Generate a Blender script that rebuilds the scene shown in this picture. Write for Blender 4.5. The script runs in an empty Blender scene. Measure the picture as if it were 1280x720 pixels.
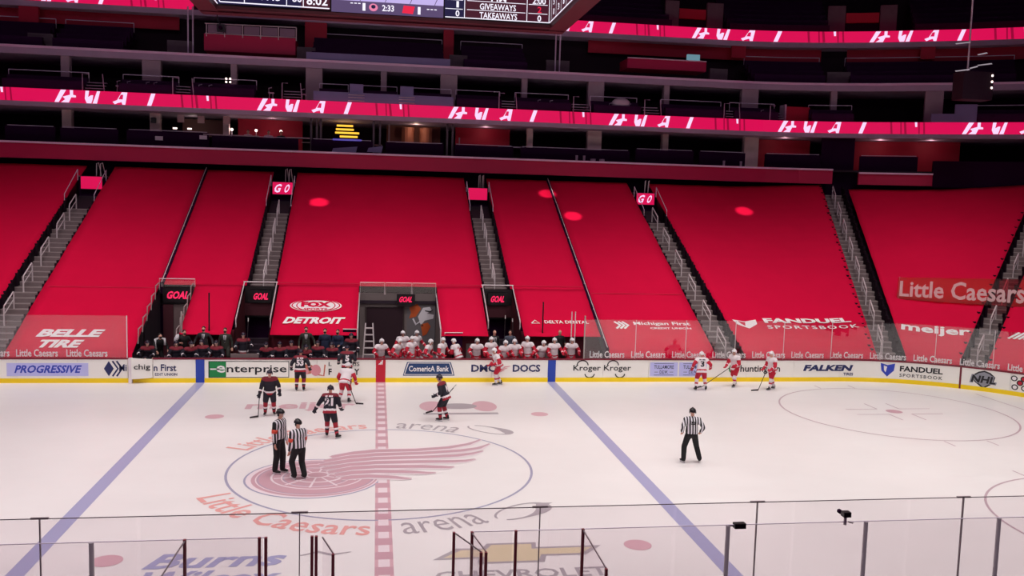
import bpy, math, random
from math import sin, cos, pi, radians, hypot, atan2, sqrt
from mathutils import Vector, Matrix
from mathutils.bvhtree import BVHTree
random.seed(7)
SC = bpy.context.scene
COL = SC.collection

# ------------------------------------------------------------------ camera
cam = bpy.data.cameras.new('camera')
cam.sensor_width = 36.0
cam.lens = 36.0 * 1123.88 / 1280.0
cam.clip_end = 400
co = bpy.data.objects.new('camera', cam)
R_ = Vector((0.98867741, -0.147419, 0.0280111))
U_ = Vector((-0.01353173, 0.09832039, 0.99506281))
F_ = Vector((0.14944523, 0.98417516, -0.09521231))
M = Matrix((R_, U_, -F_)).transposed().to_4x4()
M.translation = Vector((-0.2617, -27.1215, 8.19885))
co.matrix_world = M
COL.objects.link(co)
SC.camera = co

# ------------------------------------------------------------------ world, lights, exposure
w = bpy.data.worlds.new('world')
SC.world = w
w.use_nodes = True
w.node_tree.nodes['Background'].inputs[0].default_value = (0.30, 0.03, 0.36, 1)
w.node_tree.nodes['Background'].inputs[1].default_value = 0.11
SC.view_settings.view_transform = 'Standard'
SC.view_settings.look = 'None'
SC.view_settings.exposure = 0.0
SC.view_settings.gamma = 1.0


def area(loc, power, size, color=(1, .95, .95), spread=110, target=None):
    L = bpy.data.lights.new('rink_or_fill_light', 'AREA')
    L.shape = 'SQUARE'
    L.size = size
    L.energy = power
    L.color = color
    L.spread = radians(spread)
    o = bpy.data.objects.new('rink_or_fill_light', L)
    o.location = loc
    if target:
        o.rotation_euler = (Vector(target) - Vector(loc)).to_track_quat('-Z', 'Y').to_euler()
    COL.objects.link(o)


for lx in (-24, -12, 0, 12, 24):
    warm = (1, .925, .935) if lx < 0 else (1, .962, .925)
    for ly in (-8, 0, 8):
        area((lx, ly, 27), 500 + 2.8 * lx, 3.5, warm, 112, (lx, ly * .9, 0))

for lx in (-18, 0, 18):  # fill lamps added over the near seats to brighten camera-facing sides
    area((lx, -24, 25), 400, 3.5, (1, .93, .92), 110, (lx, -4, 0))
for lx in (-28, -14, 0, 14, 28):
    area((lx, 9, 29), 145, 3, (1, .84, .9), 52, (lx * 1.1, 20.5, 4.6))  # added fill that lifts the middle of the tarps
    area((lx, 5, 29), 60, 3, (1, .66, 1), 90, (lx * 1.1, 31, 13))  # added purple fill, tints the fascia and upper levels


def spot(loc, target, power, cone, color=(1, .8, .75)):
    L = bpy.data.lights.new('spot_light', 'SPOT')
    L.energy = power
    L.spot_size = radians(cone)
    L.spot_blend = .55
    L.shadow_soft_size = .1
    L.color = color
    o = bpy.data.objects.new('spot_light', L)
    o.location = loc
    o.rotation_euler = (Vector(target) - Vector(loc)).to_track_quat('-Z', 'Y').to_euler()
    COL.objects.link(o)


for tx, ty, tz in ((-3.6, 26.4, 7.9), (10.2, 28.2, 8.8), (11.3, 25.6, 7.5), (22.5, 26.7, 8.1)):
    spot((tx * .8, 12, 25), (tx, ty, tz), 24000, 3.1)


# ------------------------------------------------------------------ materials
def s2l(c):
    return tuple(((v / 255) / 12.92 if v <= 10 else (((v / 255) + .055) / 1.055) ** 2.4) for v in c)


MATS = {}


def mat(name, rgb=(128, 128, 128), rough=.6, lin=None, noise=0, scale=6, metal=0, bump=0, spec=.5, emit=None, estr=1.0):
    if name in MATS:
        return MATS[name]
    m = bpy.data.materials.new(name)
    m.use_nodes = True
    nt = m.node_tree
    b = nt.nodes['Principled BSDF']
    c = lin or s2l(rgb)
    b.inputs['Base Color'].default_value = (*c, 1)
    b.inputs['Roughness'].default_value = rough
    b.inputs['Metallic'].default_value = metal
    b.inputs['Specular IOR Level'].default_value = spec
    if noise or bump:
        tc = nt.nodes.new('ShaderNodeTexCoord')
        n = nt.nodes.new('ShaderNodeTexNoise')
        n.inputs['Scale'].default_value = scale
        n.inputs['Detail'].default_value = 5
        nt.links.new(tc.outputs['Object'], n.inputs['Vector'])
        if noise:
            mx = nt.nodes.new('ShaderNodeMix')
            mx.data_type = 'RGBA'
            mx.inputs[6].default_value = (*[v * (1 - noise) for v in c], 1)
            mx.inputs[7].default_value = (*[min(1, v * (1 + noise)) for v in c], 1)
            nt.links.new(n.outputs['Fac'], mx.inputs[0])
            nt.links.new(mx.outputs[2], b.inputs['Base Color'])
        if bump:
            bp = nt.nodes.new('ShaderNodeBump')
            bp.inputs['Strength'].default_value = bump
            bp.inputs['Distance'].default_value = .03
            nt.links.new(n.outputs['Fac'], bp.inputs['Height'])
            nt.links.new(bp.outputs['Normal'], b.inputs['Normal'])
    if emit:
        b.inputs['Emission Color'].default_value = (*s2l(emit), 1)
        b.inputs['Emission Strength'].default_value = estr
    MATS[name] = m
    return m


def ice_mat():
    m = mat('ice', (240, 233, 233), .3, noise=.05, scale=.4, spec=.35)
    nt = m.node_tree
    b = nt.nodes['Principled BSDF']
    tc = nt.nodes.new('ShaderNodeTexCoord')
    mp = nt.nodes.new('ShaderNodeMapping')
    mp.inputs['Scale'].default_value = (.25, 2.2, 1)
    n = nt.nodes.new('ShaderNodeTexNoise')
    n.inputs['Scale'].default_value = 1.3
    n.inputs['Detail'].default_value = 8
    nt.links.new(tc.outputs['Object'], mp.inputs[0])
    nt.links.new(mp.outputs[0], n.inputs['Vector'])
    r = nt.nodes.new('ShaderNodeMapRange')
    r.inputs[3].default_value = .22
    r.inputs[4].default_value = .5
    nt.links.new(n.outputs['Fac'], r.inputs[0])
    nt.links.new(r.outputs[0], b.inputs['Roughness'])
    return m


def glass_mat(name, tint=(1, 1, 1), refl=.08, rough=.02):
    if name in MATS:
        return MATS[name]
    m = bpy.data.materials.new(name)
    m.use_nodes = True
    nt = m.node_tree
    nt.nodes.clear()
    out = nt.nodes.new('ShaderNodeOutputMaterial')
    t = nt.nodes.new('ShaderNodeBsdfTransparent')
    t.inputs[0].default_value = (*tint, 1)
    g = nt.nodes.new('ShaderNodeBsdfGlossy')
    g.inputs['Roughness'].default_value = rough
    mx = nt.nodes.new('ShaderNodeMixShader')
    mx.inputs[0].default_value = refl
    nt.links.new(t.outputs[0], mx.inputs[1])
    nt.links.new(g.outputs[0], mx.inputs[2])
    nt.links.new(mx.outputs[0], out.inputs[0])
    MATS[name] = m
    return m


def referee_mat():
    m = mat('referee_stripes', (235, 230, 235), .7)
    nt = m.node_tree
    b = nt.nodes['Principled BSDF']
    tc = nt.nodes.new('ShaderNodeTexCoord')
    sx = nt.nodes.new('ShaderNodeSeparateXYZ')
    nt.links.new(tc.outputs['Object'], sx.inputs[0])
    a = nt.nodes.new('ShaderNodeMath'); a.operation = 'MULTIPLY'; a.inputs[1].default_value = 2 * pi / .088
    nt.links.new(sx.outputs[0], a.inputs[0])
    c = nt.nodes.new('ShaderNodeMath'); c.operation = 'COSINE'
    nt.links.new(a.outputs[0], c.inputs[0])
    g = nt.nodes.new('ShaderNodeMath'); g.operation = 'GREATER_THAN'; g.inputs[1].default_value = .0
    nt.links.new(c.outputs[0], g.inputs[0])
    mx = nt.nodes.new('ShaderNodeMix'); mx.data_type = 'RGBA'
    mx.inputs[6].default_value = (*s2l((235, 228, 235)), 1)
    mx.inputs[7].default_value = (*s2l((18, 14, 20)), 1)
    nt.links.new(g.outputs[0], mx.inputs[0])
    nt.links.new(mx.outputs[2], b.inputs['Base Color'])
    return m


ICE = ice_mat()
REF = referee_mat()
TARP = mat('tarp_cloth', lin=(.72, .004, .050), rough=.8, noise=.06, scale=.8, bump=.25, spec=.08)
TARPSEAM = mat('tarp_seam', lin=(.66, .003, .045), rough=.7)
WHITE = mat('white_print', (245, 240, 240), .6)
CONC = mat('concrete', (105, 92, 98), .8, noise=.15, scale=3, bump=.3)
STEP = mat('step_concrete', (128, 112, 112), .8, noise=.18, scale=4, bump=.3)
STEPN = mat('step_nosing', (175, 160, 158), .7)
CONCD = mat('dark_concrete', (42, 26, 40), .8, noise=.2, scale=2)
BLACK = mat('black_seat_plastic', lin=(.036, .004, .043), rough=.6, noise=.2, scale=2, spec=.12)
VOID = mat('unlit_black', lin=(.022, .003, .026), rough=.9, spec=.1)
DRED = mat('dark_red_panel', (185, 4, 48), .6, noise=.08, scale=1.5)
FRED = mat('fascia_red', (196, 2, 76), .55, noise=.06, scale=1)
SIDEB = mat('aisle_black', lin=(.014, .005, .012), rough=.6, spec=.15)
BAND = mat('grey_concrete_band', (188, 166, 190), .7, noise=.08, scale=2)
COLM = mat('column_concrete', (175, 150, 160), .7, noise=.1, scale=2)
RAIL = mat('grey_rail_metal', (225, 212, 214), .4, metal=.1)
RAILD = mat('dim_rail_metal', (225, 208, 228), .45)
BOARD = mat('board_white', (250, 246, 240), .35, noise=.02, scale=2)
YEL = mat('kick_plate_yellow', (250, 214, 8), .4, noise=.05, scale=2)
CAPR = mat('cap_rail_dark_red', (120, 25, 45), .5)
BLUE = mat('blue_stripe', (40, 70, 175), .5)
REDS = mat('red_stripe', (200, 20, 50), .5)
GLASS = glass_mat('rink_glass', (.985, .98, .985), .075)
GLASSN = glass_mat('near_rink_glass', (.97, .955, .965), .03)
GEDGE = mat('glass_edge', (128, 112, 118), .4)
GPOST = mat('glass_post_grey', (240, 230, 234), .4)
MAROON = mat('maroon_post', (140, 56, 68), .45)
NAVY = mat('navy_print', (35, 42, 95), .5)
INK = mat('black_print', (30, 28, 34), .5)
GREEN = mat('green_print', (20, 135, 70), .5)
LEDM = mat('led_crimson', (20, 0, 5), .5, emit=(226, 10, 84), estr=.92)
LEDW = mat('led_white', (20, 10, 20), .5, emit=(246, 214, 250), estr=1.05)
LEDD = mat('led_dark', (20, 0, 5), .5, emit=(150, 2, 52), estr=1.0)
LEDT = mat('led_text_pink', (20, 0, 5), .5, emit=(255, 40, 95), estr=1.1)
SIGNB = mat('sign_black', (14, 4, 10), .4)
SKIN = mat('skin', (215, 160, 140), .6)


# ------------------------------------------------------------------ mesh builder
class MB:
    def __init__(s):
        s.v = []; s.f = []; s.m = []

    def add(s, vs, fs, mi=0):
        n = len(s.v)
        s.v += [tuple(v) for v in vs]
        s.f += [tuple(i + n for i in f) for f in fs]
        s.m += [mi] * len(fs)
        return s

    def box(s, x0, x1, y0, y1, z0, z1, mi=0):
        return s.add([(x0, y0, z0), (x1, y0, z0), (x1, y1, z0), (x0, y1, z0), (x0, y0, z1), (x1, y0, z1), (x1, y1, z1), (x0, y1, z1)],
                     [(0, 3, 2, 1), (4, 5, 6, 7), (0, 1, 5, 4), (1, 2, 6, 5), (2, 3, 7, 6), (3, 0, 4, 7)], mi)

    def prism(s, poly, z0, z1, mi=0):          # horizontal polygon raised from z0 to z1
        n = len(poly)
        vs = [(p[0], p[1], z0) for p in poly] + [(p[0], p[1], z1) for p in poly]
        fs = [tuple(range(n))[::-1], tuple(range(n, 2 * n))] + [(i, (i + 1) % n, n + (i + 1) % n, n + i) for i in range(n)]
        return s.add(vs, fs, mi)

    def slab(s, a, b, c, d, h, mi=0):           # quad a,b,c,d given as 3d points, dropped by h
        t = [Vector(p) for p in (a, b, c, d)]
        lo = [p - Vector((0, 0, h)) for p in t]
        return s.add(lo + t, [(3, 2, 1, 0), (4, 5, 6, 7), (0, 1, 5, 4), (1, 2, 6, 5), (2, 3, 7, 6), (3, 0, 4, 7)], mi)

    def tube(s, pts, r, n=6, mi=0, r2=None):
        pts = [Vector(p) for p in pts]
        k = len(pts)
        rings = []
        for i, p in enumerate(pts):
            d = (pts[min(i + 1, k - 1)] - pts[max(i - 1, 0)]).normalized()
            a = Vector((0, 0, 1)) if abs(d.z) < .9 else Vector((1, 0, 0))
            u = d.cross(a).normalized(); v = d.cross(u)
            rr = r if r2 is None else r + (r2 - r) * i / (k - 1)
            rings.append([p + (u * cos(2 * pi * j / n) + v * sin(2 * pi * j / n)) * rr for j in range(n)])
        vs = [q for g in rings for q in g]
        fs = []
        for i in range(k - 1):
            for j in range(n):
                fs.append((i * n + j, i * n + (j + 1) % n, (i + 1) * n + (j + 1) % n, (i + 1) * n + j))
        fs.append(tuple(range(n))[::-1]); fs.append(tuple(range((k - 1) * n, k * n)))
        return s.add(vs, fs, mi)

    def ell(s, c, r, rot=None, n=12, k=8, mi=0):
        c = Vector(c)
        vs = []
        for i in range(1, k):
            t = pi * i / k
            for j in range(n):
                p = 2 * pi * j / n
                q = Vector((r[0] * sin(t) * cos(p), r[1] * sin(t) * sin(p), r[2] * cos(t)))
                vs.append(c + (rot @ q if rot else q))
        top = Vector((0, 0, r[2])); bot = Vector((0, 0, -r[2]))
        vs.append(c + (rot @ top if rot else top)); vs.append(c + (rot @ bot if rot else bot))
        fs = []
        for i in range(k - 2):
            for j in range(n):
                fs.append((i * n + j, (i + 1) * n + j, (i + 1) * n + (j + 1) % n, i * n + (j + 1) % n))
        T = (k - 1) * n
        for j in range(n):
            fs.append((T, j, (j + 1) % n))
            fs.append((T + 1, (k - 2) * n + (j + 1) % n, (k - 2) * n + j))
        return s.add(vs, fs, mi)

    def cone(s, a, b, ra, rb, n=12, mi=0):
        s.tube([a, b], ra, n, mi, rb)
        s.ell(a, (ra,) * 3, n=10, k=6, mi=mi); s.ell(b, (rb,) * 3, n=10, k=6, mi=mi)
        return s

    def mesh(s, name, mats, off=(0, 0, 0), smooth=False):
        me = bpy.data.meshes.new(name)
        o = Vector(off)
        me.from_pydata([tuple(Vector(v) - o) for v in s.v], [], s.f)
        for m in (mats if isinstance(mats, (list, tuple)) else [mats]):
            me.materials.append(m)
        me.polygons.foreach_set('material_index', s.m)
        if smooth:
            me.polygons.foreach_set('use_smooth', [True] * len(s.f))
        me.update()
        return me


def tag(o, label=None, cat=None, group=None, kind=None):
    if label: o['label'] = label
    if cat: o['category'] = cat
    if group: o['group'] = group
    if kind: o['kind'] = kind
    return o


def empty(name, loc, label, cat, group=None, rz=0):
    o = bpy.data.objects.new(name, None)
    o.empty_display_size = .2
    o.location = loc
    o.rotation_euler[2] = rz
    COL.objects.link(o)
    return tag(o, label, cat, group)


def rootloc(p):
    while p.parent:
        p = p.parent
    return p.location.copy()


def link(name, me, parent=None, loc=(0, 0, 0), label=None):
    o = bpy.data.objects.new(name, me)
    o.parent = parent
    o.location = loc
    COL.objects.link(o)
    if label: o['label'] = label
    return o


def build(mb, name, mats, parent=None, label=None, smooth=False):
    if parent is not None:
        return link(name, mb.mesh(name, mats, rootloc(parent), smooth), parent, label=label)
    xs, ys, zs = zip(*mb.v)
    off = ((min(xs) + max(xs)) / 2, (min(ys) + max(ys)) / 2, min(zs))
    return link(name, mb.mesh(name, mats, off, smooth), None, off, label)


def struct(mb, name, mats, parent=None, label=None):
    o = build(mb, name, mats, parent, label)
    if parent is None:
        o['kind'] = 'structure'
    return o


# ------------------------------------------------------------------ lettering
TC = {}


def glyphs(s, bold=0.0, space=1.0):
    k = (s, bold, space)
    if k not in TC:
        c = bpy.data.curves.new('t', 'FONT')
        c.body = s
        c.resolution_u = 2
        c.offset = bold
        c.space_character = space
        c.fill_mode = 'FRONT'
        ob = bpy.data.objects.new('t', c)
        me = bpy.data.meshes.new_from_object(ob)
        V = [(v.co.x, v.co.y) for v in me.vertices]
        Fs = [tuple(p.vertices) for p in me.polygons]
        bpy.data.objects.remove(ob); bpy.data.meshes.remove(me); bpy.data.curves.remove(c)
        xs = [v[0] for v in V]; ys = [v[1] for v in V]
        x0, x1, y0, y1 = min(xs), max(xs), min(ys), max(ys)
        TC[k] = ([((x - x0) / (x1 - x0) - .5, (y - y0) / (y1 - y0) - .5) for x, y in V], Fs)
    return TC[k]


def put_text(mb, s, u, v, w, h, fn, bold=0.0, shear=0.0, space=1.0, mi=0, cut=None):
    V, Fs = glyphs(s, bold, space)
    P = [(u + x * w + shear * y * h, v + y * h) for x, y in V]
    mb.add([fn(*p) for p in P], Fs, mi)


def put_poly(mb, pts, fn, mi=0):
    mb.add([fn(*p) for p in pts], [tuple(range(len(pts)))], mi)


def put_ring(mb, u, v, ru, rv, t, fn, mi=0, a0=0, a1=360, n=48):
    pts = []
    for i in range(n + 1):
        a = radians(a0 + (a1 - a0) * i / n)
        pts += [(u + (ru + t / 2) * cos(a), v + (rv + t / 2) * sin(a)), (u + (ru - t / 2) * cos(a), v + (rv - t / 2) * sin(a))]
    mb.add([fn(*p) for p in pts], [(2 * i, 2 * i + 1, 2 * i + 3, 2 * i + 2) for i in range(n)], mi)


def put_disc(mb, u, v, ru, rv, fn, mi=0, n=28):
    put_poly(mb, [(u + ru * cos(2 * pi * i / n), v + rv * sin(2 * pi * i / n)) for i in range(n)], fn, mi)


def put_strip(mb, pts, ws, fn, mi=0):
    out = []
    for i, p in enumerate(pts):
        a = pts[max(i - 1, 0)]; b = pts[min(i + 1, len(pts) - 1)]
        d = Vector((b[0] - a[0], b[1] - a[1])).normalized()
        out += [(p[0] - d.y * ws[i] / 2, p[1] + d.x * ws[i] / 2), (p[0] + d.y * ws[i] / 2, p[1] - d.x * ws[i] / 2)]
    mb.add([fn(*p) for p in out], [(2 * i, 2 * i + 1, 2 * i + 3, 2 * i + 2) for i in range(len(pts) - 1)], mi)


# ------------------------------------------------------------------ rink geometry
def bpath(s, o=0.0):                                   # point on the board line, s metres along, o metres outwards
    if s <= 21.95:
        return (s, 12.95 + o)
    t = (s - 21.95) / 8.53
    return (21.95 + (8.53 + o) * sin(t), 4.42 + (8.53 + o) * cos(t))


def sd(x, y):
    ax, ay = abs(x) - 21.95, abs(y) - 4.42
    return hypot(max(ax, 0), max(ay, 0)) + min(max(ax, ay), 0) - 8.53


def zt(x, y):
    return 1.3 + .5 * max(0, sd(x, y) - .35)


RB = [(-36, 31), (18, 31), (21, 31), (23.2, 30.98), (25.3, 30.9), (27.6, 30.6), (29.9, 30.05), (32.5, 29.15), (35, 28.0), (37.8, 26.7), (40.5, 25.2), (45.5, 21.5), (50, 17)]
RL = [0]
for a, b in zip(RB, RB[1:]):
    RL.append(RL[-1] + hypot(b[0] - a[0], b[1] - a[1]))


def rp(t, y0):                                         # ring path: t equals x on the straight side
    q = t + 36
    i = 0
    while i < len(RL) - 2 and RL[i + 1] < q: i += 1
    f = (q - RL[i]) / (RL[i + 1] - RL[i])
    a, b = RB[i], RB[i + 1]
    c = RB[min(i + 2, len(RB) - 1)]; z = RB[max(i - 1, 0)]
    d0 = Vector((b[0] - z[0], b[1] - z[1])).normalized(); d1 = Vector((c[0] - a[0], c[1] - a[1])).normalized()
    d = d0.lerp(d1, f).normalized()
    return (a[0] + (b[0] - a[0]) * f - d.y * (y0 - 31), a[1] + (b[1] - a[1]) * f + d.x * (y0 - 31))


def rticks(t0, t1):
    ts = [t0]
    for l in RL:
        if t0 < l - 36 < t1: ts.append(l - 36)
    extra = [x for x in range(19, 52, 1) if t0 < x < t1]
    return sorted(set(ts + extra + [t1]))


def ringbox(mb, t0, t1, y0, y1, z0, z1, z0b=None, z1b=None, mi=0):
    ts = rticks(t0, t1)
    z0b = z0 if z0b is None else z0b; z1b = z1 if z1b is None else z1b
    vs = []
    for t in ts:
        a = rp(t, y0); b = rp(t, y1)
        vs += [(*a, z0), (*b, z0b), (*b, z1b), (*a, z1)]
    fs = [(0, 1, 2, 3), tuple(4 * (len(ts) - 1) + i for i in (3, 2, 1, 0))]
    for i in range(len(ts) - 1):
        for j in range(4):
            fs.append((4 * i + j, 4 * i + 4 + j, 4 * i + 4 + (j + 1) % 4, 4 * i + (j + 1) % 4))
    return mb.add(vs, fs, mi)


def ringtube(mb, t0, t1, y0, z, r=.025):
    return mb.tube([(*rp(t, y0), z) for t in rticks(t0, t1)], r, 5)


# ------------------------------------------------------------------ ice
def rink_outline(o=0):
    out = []
    for cx, cy, a0 in ((21.95, 4.42, 0), (-21.95, 4.42, 90), (-21.95, -4.42, 180), (21.95, -4.42, 270)):
        for i in range(17):
            a = radians(a0 + 90 * i / 16)
            out.append((cx + (8.53 + o) * cos(a), cy + (8.53 + o) * sin(a)))
    return out


floor = struct(MB().prism(rink_outline(.02), -.08, 0), 'floor', ICE)
floor['label'] = 'white ice sheet of the hockey rink'
g = MB().box(-60, 70, -45, 60, -.5, -.09)
struct(g, 'floor_arena', CONCD)


def ice_part(mb, name, mats, label=None):
    return build(mb, name, mats, floor, label)


def I(z):
    return lambda u, v: (u, v, z)


IBLUE = mat('ice_blue_paint', (172, 170, 206), .35)
IRED = mat('ice_red_paint', (222, 178, 188), .35)
IRED2 = mat('ice_dark_pink_paint', (208, 164, 176), .35)
IPALE = mat('ice_pale_paint', (242, 224, 230), .35)
ILINE = mat('ice_thin_line_paint', (168, 164, 190), .35)
IGREY = mat('ice_grey_paint', (178, 168, 175), .35)
IORANGE = mat('ice_orange_red_paint', (238, 170, 166), .35)
IGOLD = mat('ice_gold_paint', (224, 206, 176), .35)
ITHIN = mat('ice_thin_red_paint', (196, 170, 180), .35)
for sx in (-1, 1):
    ice_part(MB().add([(sx * 7.77 - .2, -12.9, .003), (sx * 7.77 + .2, -12.9, .003), (sx * 7.77 + .2, 12.9, .003), (sx * 7.77 - .2, 12.9, .003)], [(0, 1, 2, 3)]), 'blue_line', IBLUE)
m = MB()
m.add([(-.21, -12.9, .003), (.21, -12.9, .003), (.21, 12.9, .003), (-.21, 12.9, .003)], [(0, 1, 2, 3)], 0)
y = -12.7
while y < 12.7:
    m.add([(-.13, y, .005), (.13, y, .005), (.13, y + .42, .005), (-.13, y + .42, .005)], [(0, 1, 2, 3)], 2)
    m.add([(-.21, y + .42, .005), (.21, y + .42, .005), (.21, y + .86, .005), (-.21, y + .86, .005)], [(0, 1, 2, 3)], 1)
    y += .86
ice_part(m, 'center_line', [IRED, IRED2, IPALE], 'checkered pink line across the middle of the ice')
m = MB(); put_ring(m, 0, 0, 4.57, 4.57, .075, I(.004), n=96)
ice_part(m, 'faceoff_circle', ILINE)
for cy in (6.71, -6.71):
    m = MB(); put_ring(m, 21.03, cy, 4.57, 4.57, .07, I(.004), n=96)
    for sx in (-1, 1):
        for sy in (-1, 1):
            put_strip(m, [(21.03 + sx * .5, cy + sy * .45), (21.03 + sx * 1.9, cy + sy * .45)], [.06, .06], I(.004))
            put_strip(m, [(21.03 + sx * .5, cy + sy * .45), (21.03 + sx * .5, cy + sy * 1.45)], [.06, .06], I(.004))
            put_strip(m, [(21.03 + sx * .85, cy + sy * 4.6), (21.03 + sx * .85, cy + sy * 5.25)], [.06, .06], I(.004))
    ice_part(m, 'faceoff_circle', ITHIN)
    m = MB(); put_disc(m, 21.03, cy, .33, .33, I(.005)); ice_part(m, 'faceoff_dot', IRED2)
for sx in (-1, 1):
    for sy in (-1, 1):
        m = MB(); put_disc(m, sx * 6.1, sy * 6.71, .34, .34, I(.005)); ice_part(m, 'faceoff_dot', IRED)
m = MB(); put_strip(m, [(27.1, -10), (27.1, 10)], [.06, .06], I(.003)); ice_part(m, 'goal_line', ITHIN)

# winged wheel emblem
m = MB()
cx, cy = -2.0, -.88
put_disc(m, cx, cy, 1.98, 1.88, I(.004), 1, 48)
put_disc(m, cx, cy, 1.92, 1.82, I(.0045), 2, 48)
put_disc(m, cx + .05, cy, 1.82, 1.72, I(.005), 0, 48)
put_disc(m, cx + .12, cy + .12, 1.36, 1.22, I(.0055), 2, 48)
put_disc(m, cx + .12, cy + .12, 1.3, 1.16, I(.006), 0, 48)
put_disc(m, cx + .12, cy + .2, .82, .7, I(.0065), 2, 36)
put_disc(m, cx + .1, cy + .22, .76, .64, I(.007), 0, 36)
for r_ in (1.72, 1.0):
    put_ring(m, cx + .08, cy + .05 * (2 - r_), r_, r_ * .93, .035, I(.0072), 2)
    put_ring(m, cx + .08, cy + .05 * (2 - r_), r_ - .06, (r_ - .06) * .93, .02, I(.0072), 1)
for i in range(10):
    a = 2 * pi * i / 10 + .2
    put_strip(m, [(cx + .1 + .2 * cos(a), cy + .2 + .2 * sin(a)), (cx + .1 + 1.25 * cos(a), cy + .15 + 1.1 * sin(a))], [.05, .07], I(.0075), 2)
put_disc(m, cx + .1, cy + .24, .36, .3, I(.008), 2, 24)
put_disc(m, cx + .1, cy + .24, .29, .23, I(.0085), 0, 24)
FE = [[(-1.6, 1.15), (-.9, 1.6), (-.2, 1.82), (1.1, 1.85), (2.2, 2.1), (2.9, 2.5), (3.38, 3.05)],
      [(-1.8, .7), (-1.0, 1.15), (-.2, 1.38), (1.3, 1.48), (2.6, 1.72), (3.2, 2.0), (3.62, 2.5)],
      [(-1.9, .3), (-1.0, .75), (-.2, .95), (1.3, 1.02), (2.4, 1.15), (2.9, 1.35), (3.3, 1.65)],
      [(-1.8, -.1), (-1.0, .3), (-.2, .5), (1.2, .52), (2.2, .5), (2.6, .55), (2.95, .72)],
      [(-1.6, -.45), (-.9, -.05), (-.2, .05), (1.2, 0), (1.8, -.1), (2.0, -.12), (2.2, -.08)],
      [(-1.4, -.75), (-.9, -.5), (-.2, -.42), (.6, -.5), (1.0, -.58), (1.3, -.66), (1.6, -.66)],
      [(-1.2, -1.1), (-.9, -.95), (-.4, -.88), (.1, -.98), (.35, -1.05), (.6, -1.15), (.85, -1.2)]]
for i, f in enumerate(FE):
    put_strip(m, f, [.36, .5, .52, .5, .46, .38, .1], I(.009 + i * .0006), 2)
    put_strip(m, [(p[0], p[1] + .02) for p in f], [.2, .32, .33, .31, .27, .2, .03], I(.0093 + i * .0006), 0)
    put_strip(m, [(p[0], p[1] - .17 + .02 * k) for k, p in enumerate(f)], [.05] * 6 + [.02], I(.0095 + i * .0006), 3)
    put_strip(m, [(p[0], p[1] + .19 - .02 * k) for k, p in enumerate(f)], [.05] * 6 + [.02], I(.0095 + i * .0006), 3)
ice_part(m, 'winged_wheel_emblem', [IRED2, ILINE, IPALE, ITHIN], 'pink winged wheel emblem inside the centre circle')


def arc_text(mb, s, a0, a1, rbase, h, z, up_out, bold=0, space=1.0, mi=0):
    V, Fs = glyphs(s, bold, space)
    out = []
    for x, y in V:
        a = radians(a0 + (a1 - a0) * (x + .5))
        r = rbase + (y + .5) * h * (1 if up_out else -1)
        out.append((r * cos(a), r * sin(a), z))
    mb.add(out, Fs, mi)


def swoosh(mb, x, y, ru, rv, ang, sg):
    a = radians(ang); P_ = []; W_ = []
    for i in range(27):
        t = radians(-150 * sg + 330 * sg * i / 26)
        u = ru * cos(t); v = rv * sin(t)
        P_.append((x + u * cos(a) - v * sin(a), y + u * sin(a) + v * cos(a)))
        W_.append(.07 + .34 * max(0, cos(t - radians(-35) * sg)) ** 3 if i < 26 else .03)
    put_strip(mb, P_, W_, I(.006))
    if sg > 0:
        put_poly(mb, [(x + ru * cos(a) * .8, y + ru * sin(a) + .1), (x + ru * cos(a) * .8 - .1, y + ru * sin(a) * .6 - .2), (x + 1.0, y + .62)], I(.0065))


m = MB(); arc_text(m, 'Little Caesars', 207, 266.5, 5.62, .95, .006, False, .012)
ice_part(m, 'ice_lettering', IORANGE)
m = MB(); arc_text(m, 'arena', 275, 299, 5.62, .8, .006, False, .0)
swoosh(m, 3.62, -4.15, .85, .42, 38, 1)
ice_part(m, 'ice_lettering', IGREY)
m = MB(); arc_text(m, 'Little Caesars', 154, 96, 4.75, .85, .006, True, .012)
ice_part(m, 'ice_lettering', IORANGE)
m = MB(); arc_text(m, 'arena', 84, 58, 4.75, .75, .006, True, .0)
swoosh(m, 3.8, 4.4, .85, .38, -42, -1)
ice_part(m, 'ice_lettering', IGREY)
m = MB(); put_text(m, 'meijer', -3.1, 8.25, 4.2, 1.5, I(.006), .03)
ice_part(m, 'ice_lettering', IRED)
m = MB()
put_disc(m, 2.05, 8.15, .55, .9, I(.005), 0); put_disc(m, 4.1, 8.15, .5, .9, I(.005), 0)
put_disc(m, 3.05, 8.15, .75, .5, I(.006), 1)
put_strip(m, [(1.6, 6.9), (4.5, 6.9)], [.28, .28], I(.005), 1)
ice_part(m, 'ice_emblem', [IRED, IGREY, IPALE], 'faded emblem of two pink discs and a grey bar on the far ice')
m = MB()
put_poly(m, [(1.1, -7.25), (1.7, -6.6), (2.3, -6.65), (2.45, -6.35), (3.65, -6.35), (3.6, -6.65), (5.2, -6.65), (4.7, -7.2), (3.75, -7.2), (3.65, -7.55), (2.1, -7.55), (2.15, -7.25)], I(.005), 1)
put_poly(m, [(1.35, -7.15), (1.8, -6.72), (2.4, -6.72), (2.55, -6.45), (3.52, -6.45), (3.48, -6.75), (4.95, -6.75), (4.6, -7.1), (3.65, -7.1), (3.52, -7.45), (2.25, -7.45), (2.3, -7.15)], I(.006), 0)
put_text(m, 'CHEVROLET', 3.05, -8.15, 3.9, .5, I(.005), .02, mi=1)
ice_part(m, 'ice_emblem', [IGOLD, IGREY], 'gold cross emblem with grey lettering on the near ice')
m = MB(); put_text(m, 'Burns', -3.65, -6.85, 2.9, .85, I(.006), .03, .35)
put_text(m, 'Wilcox', -3.75, -7.85, 3.0, .85, I(.006), .03, .35)
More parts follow.
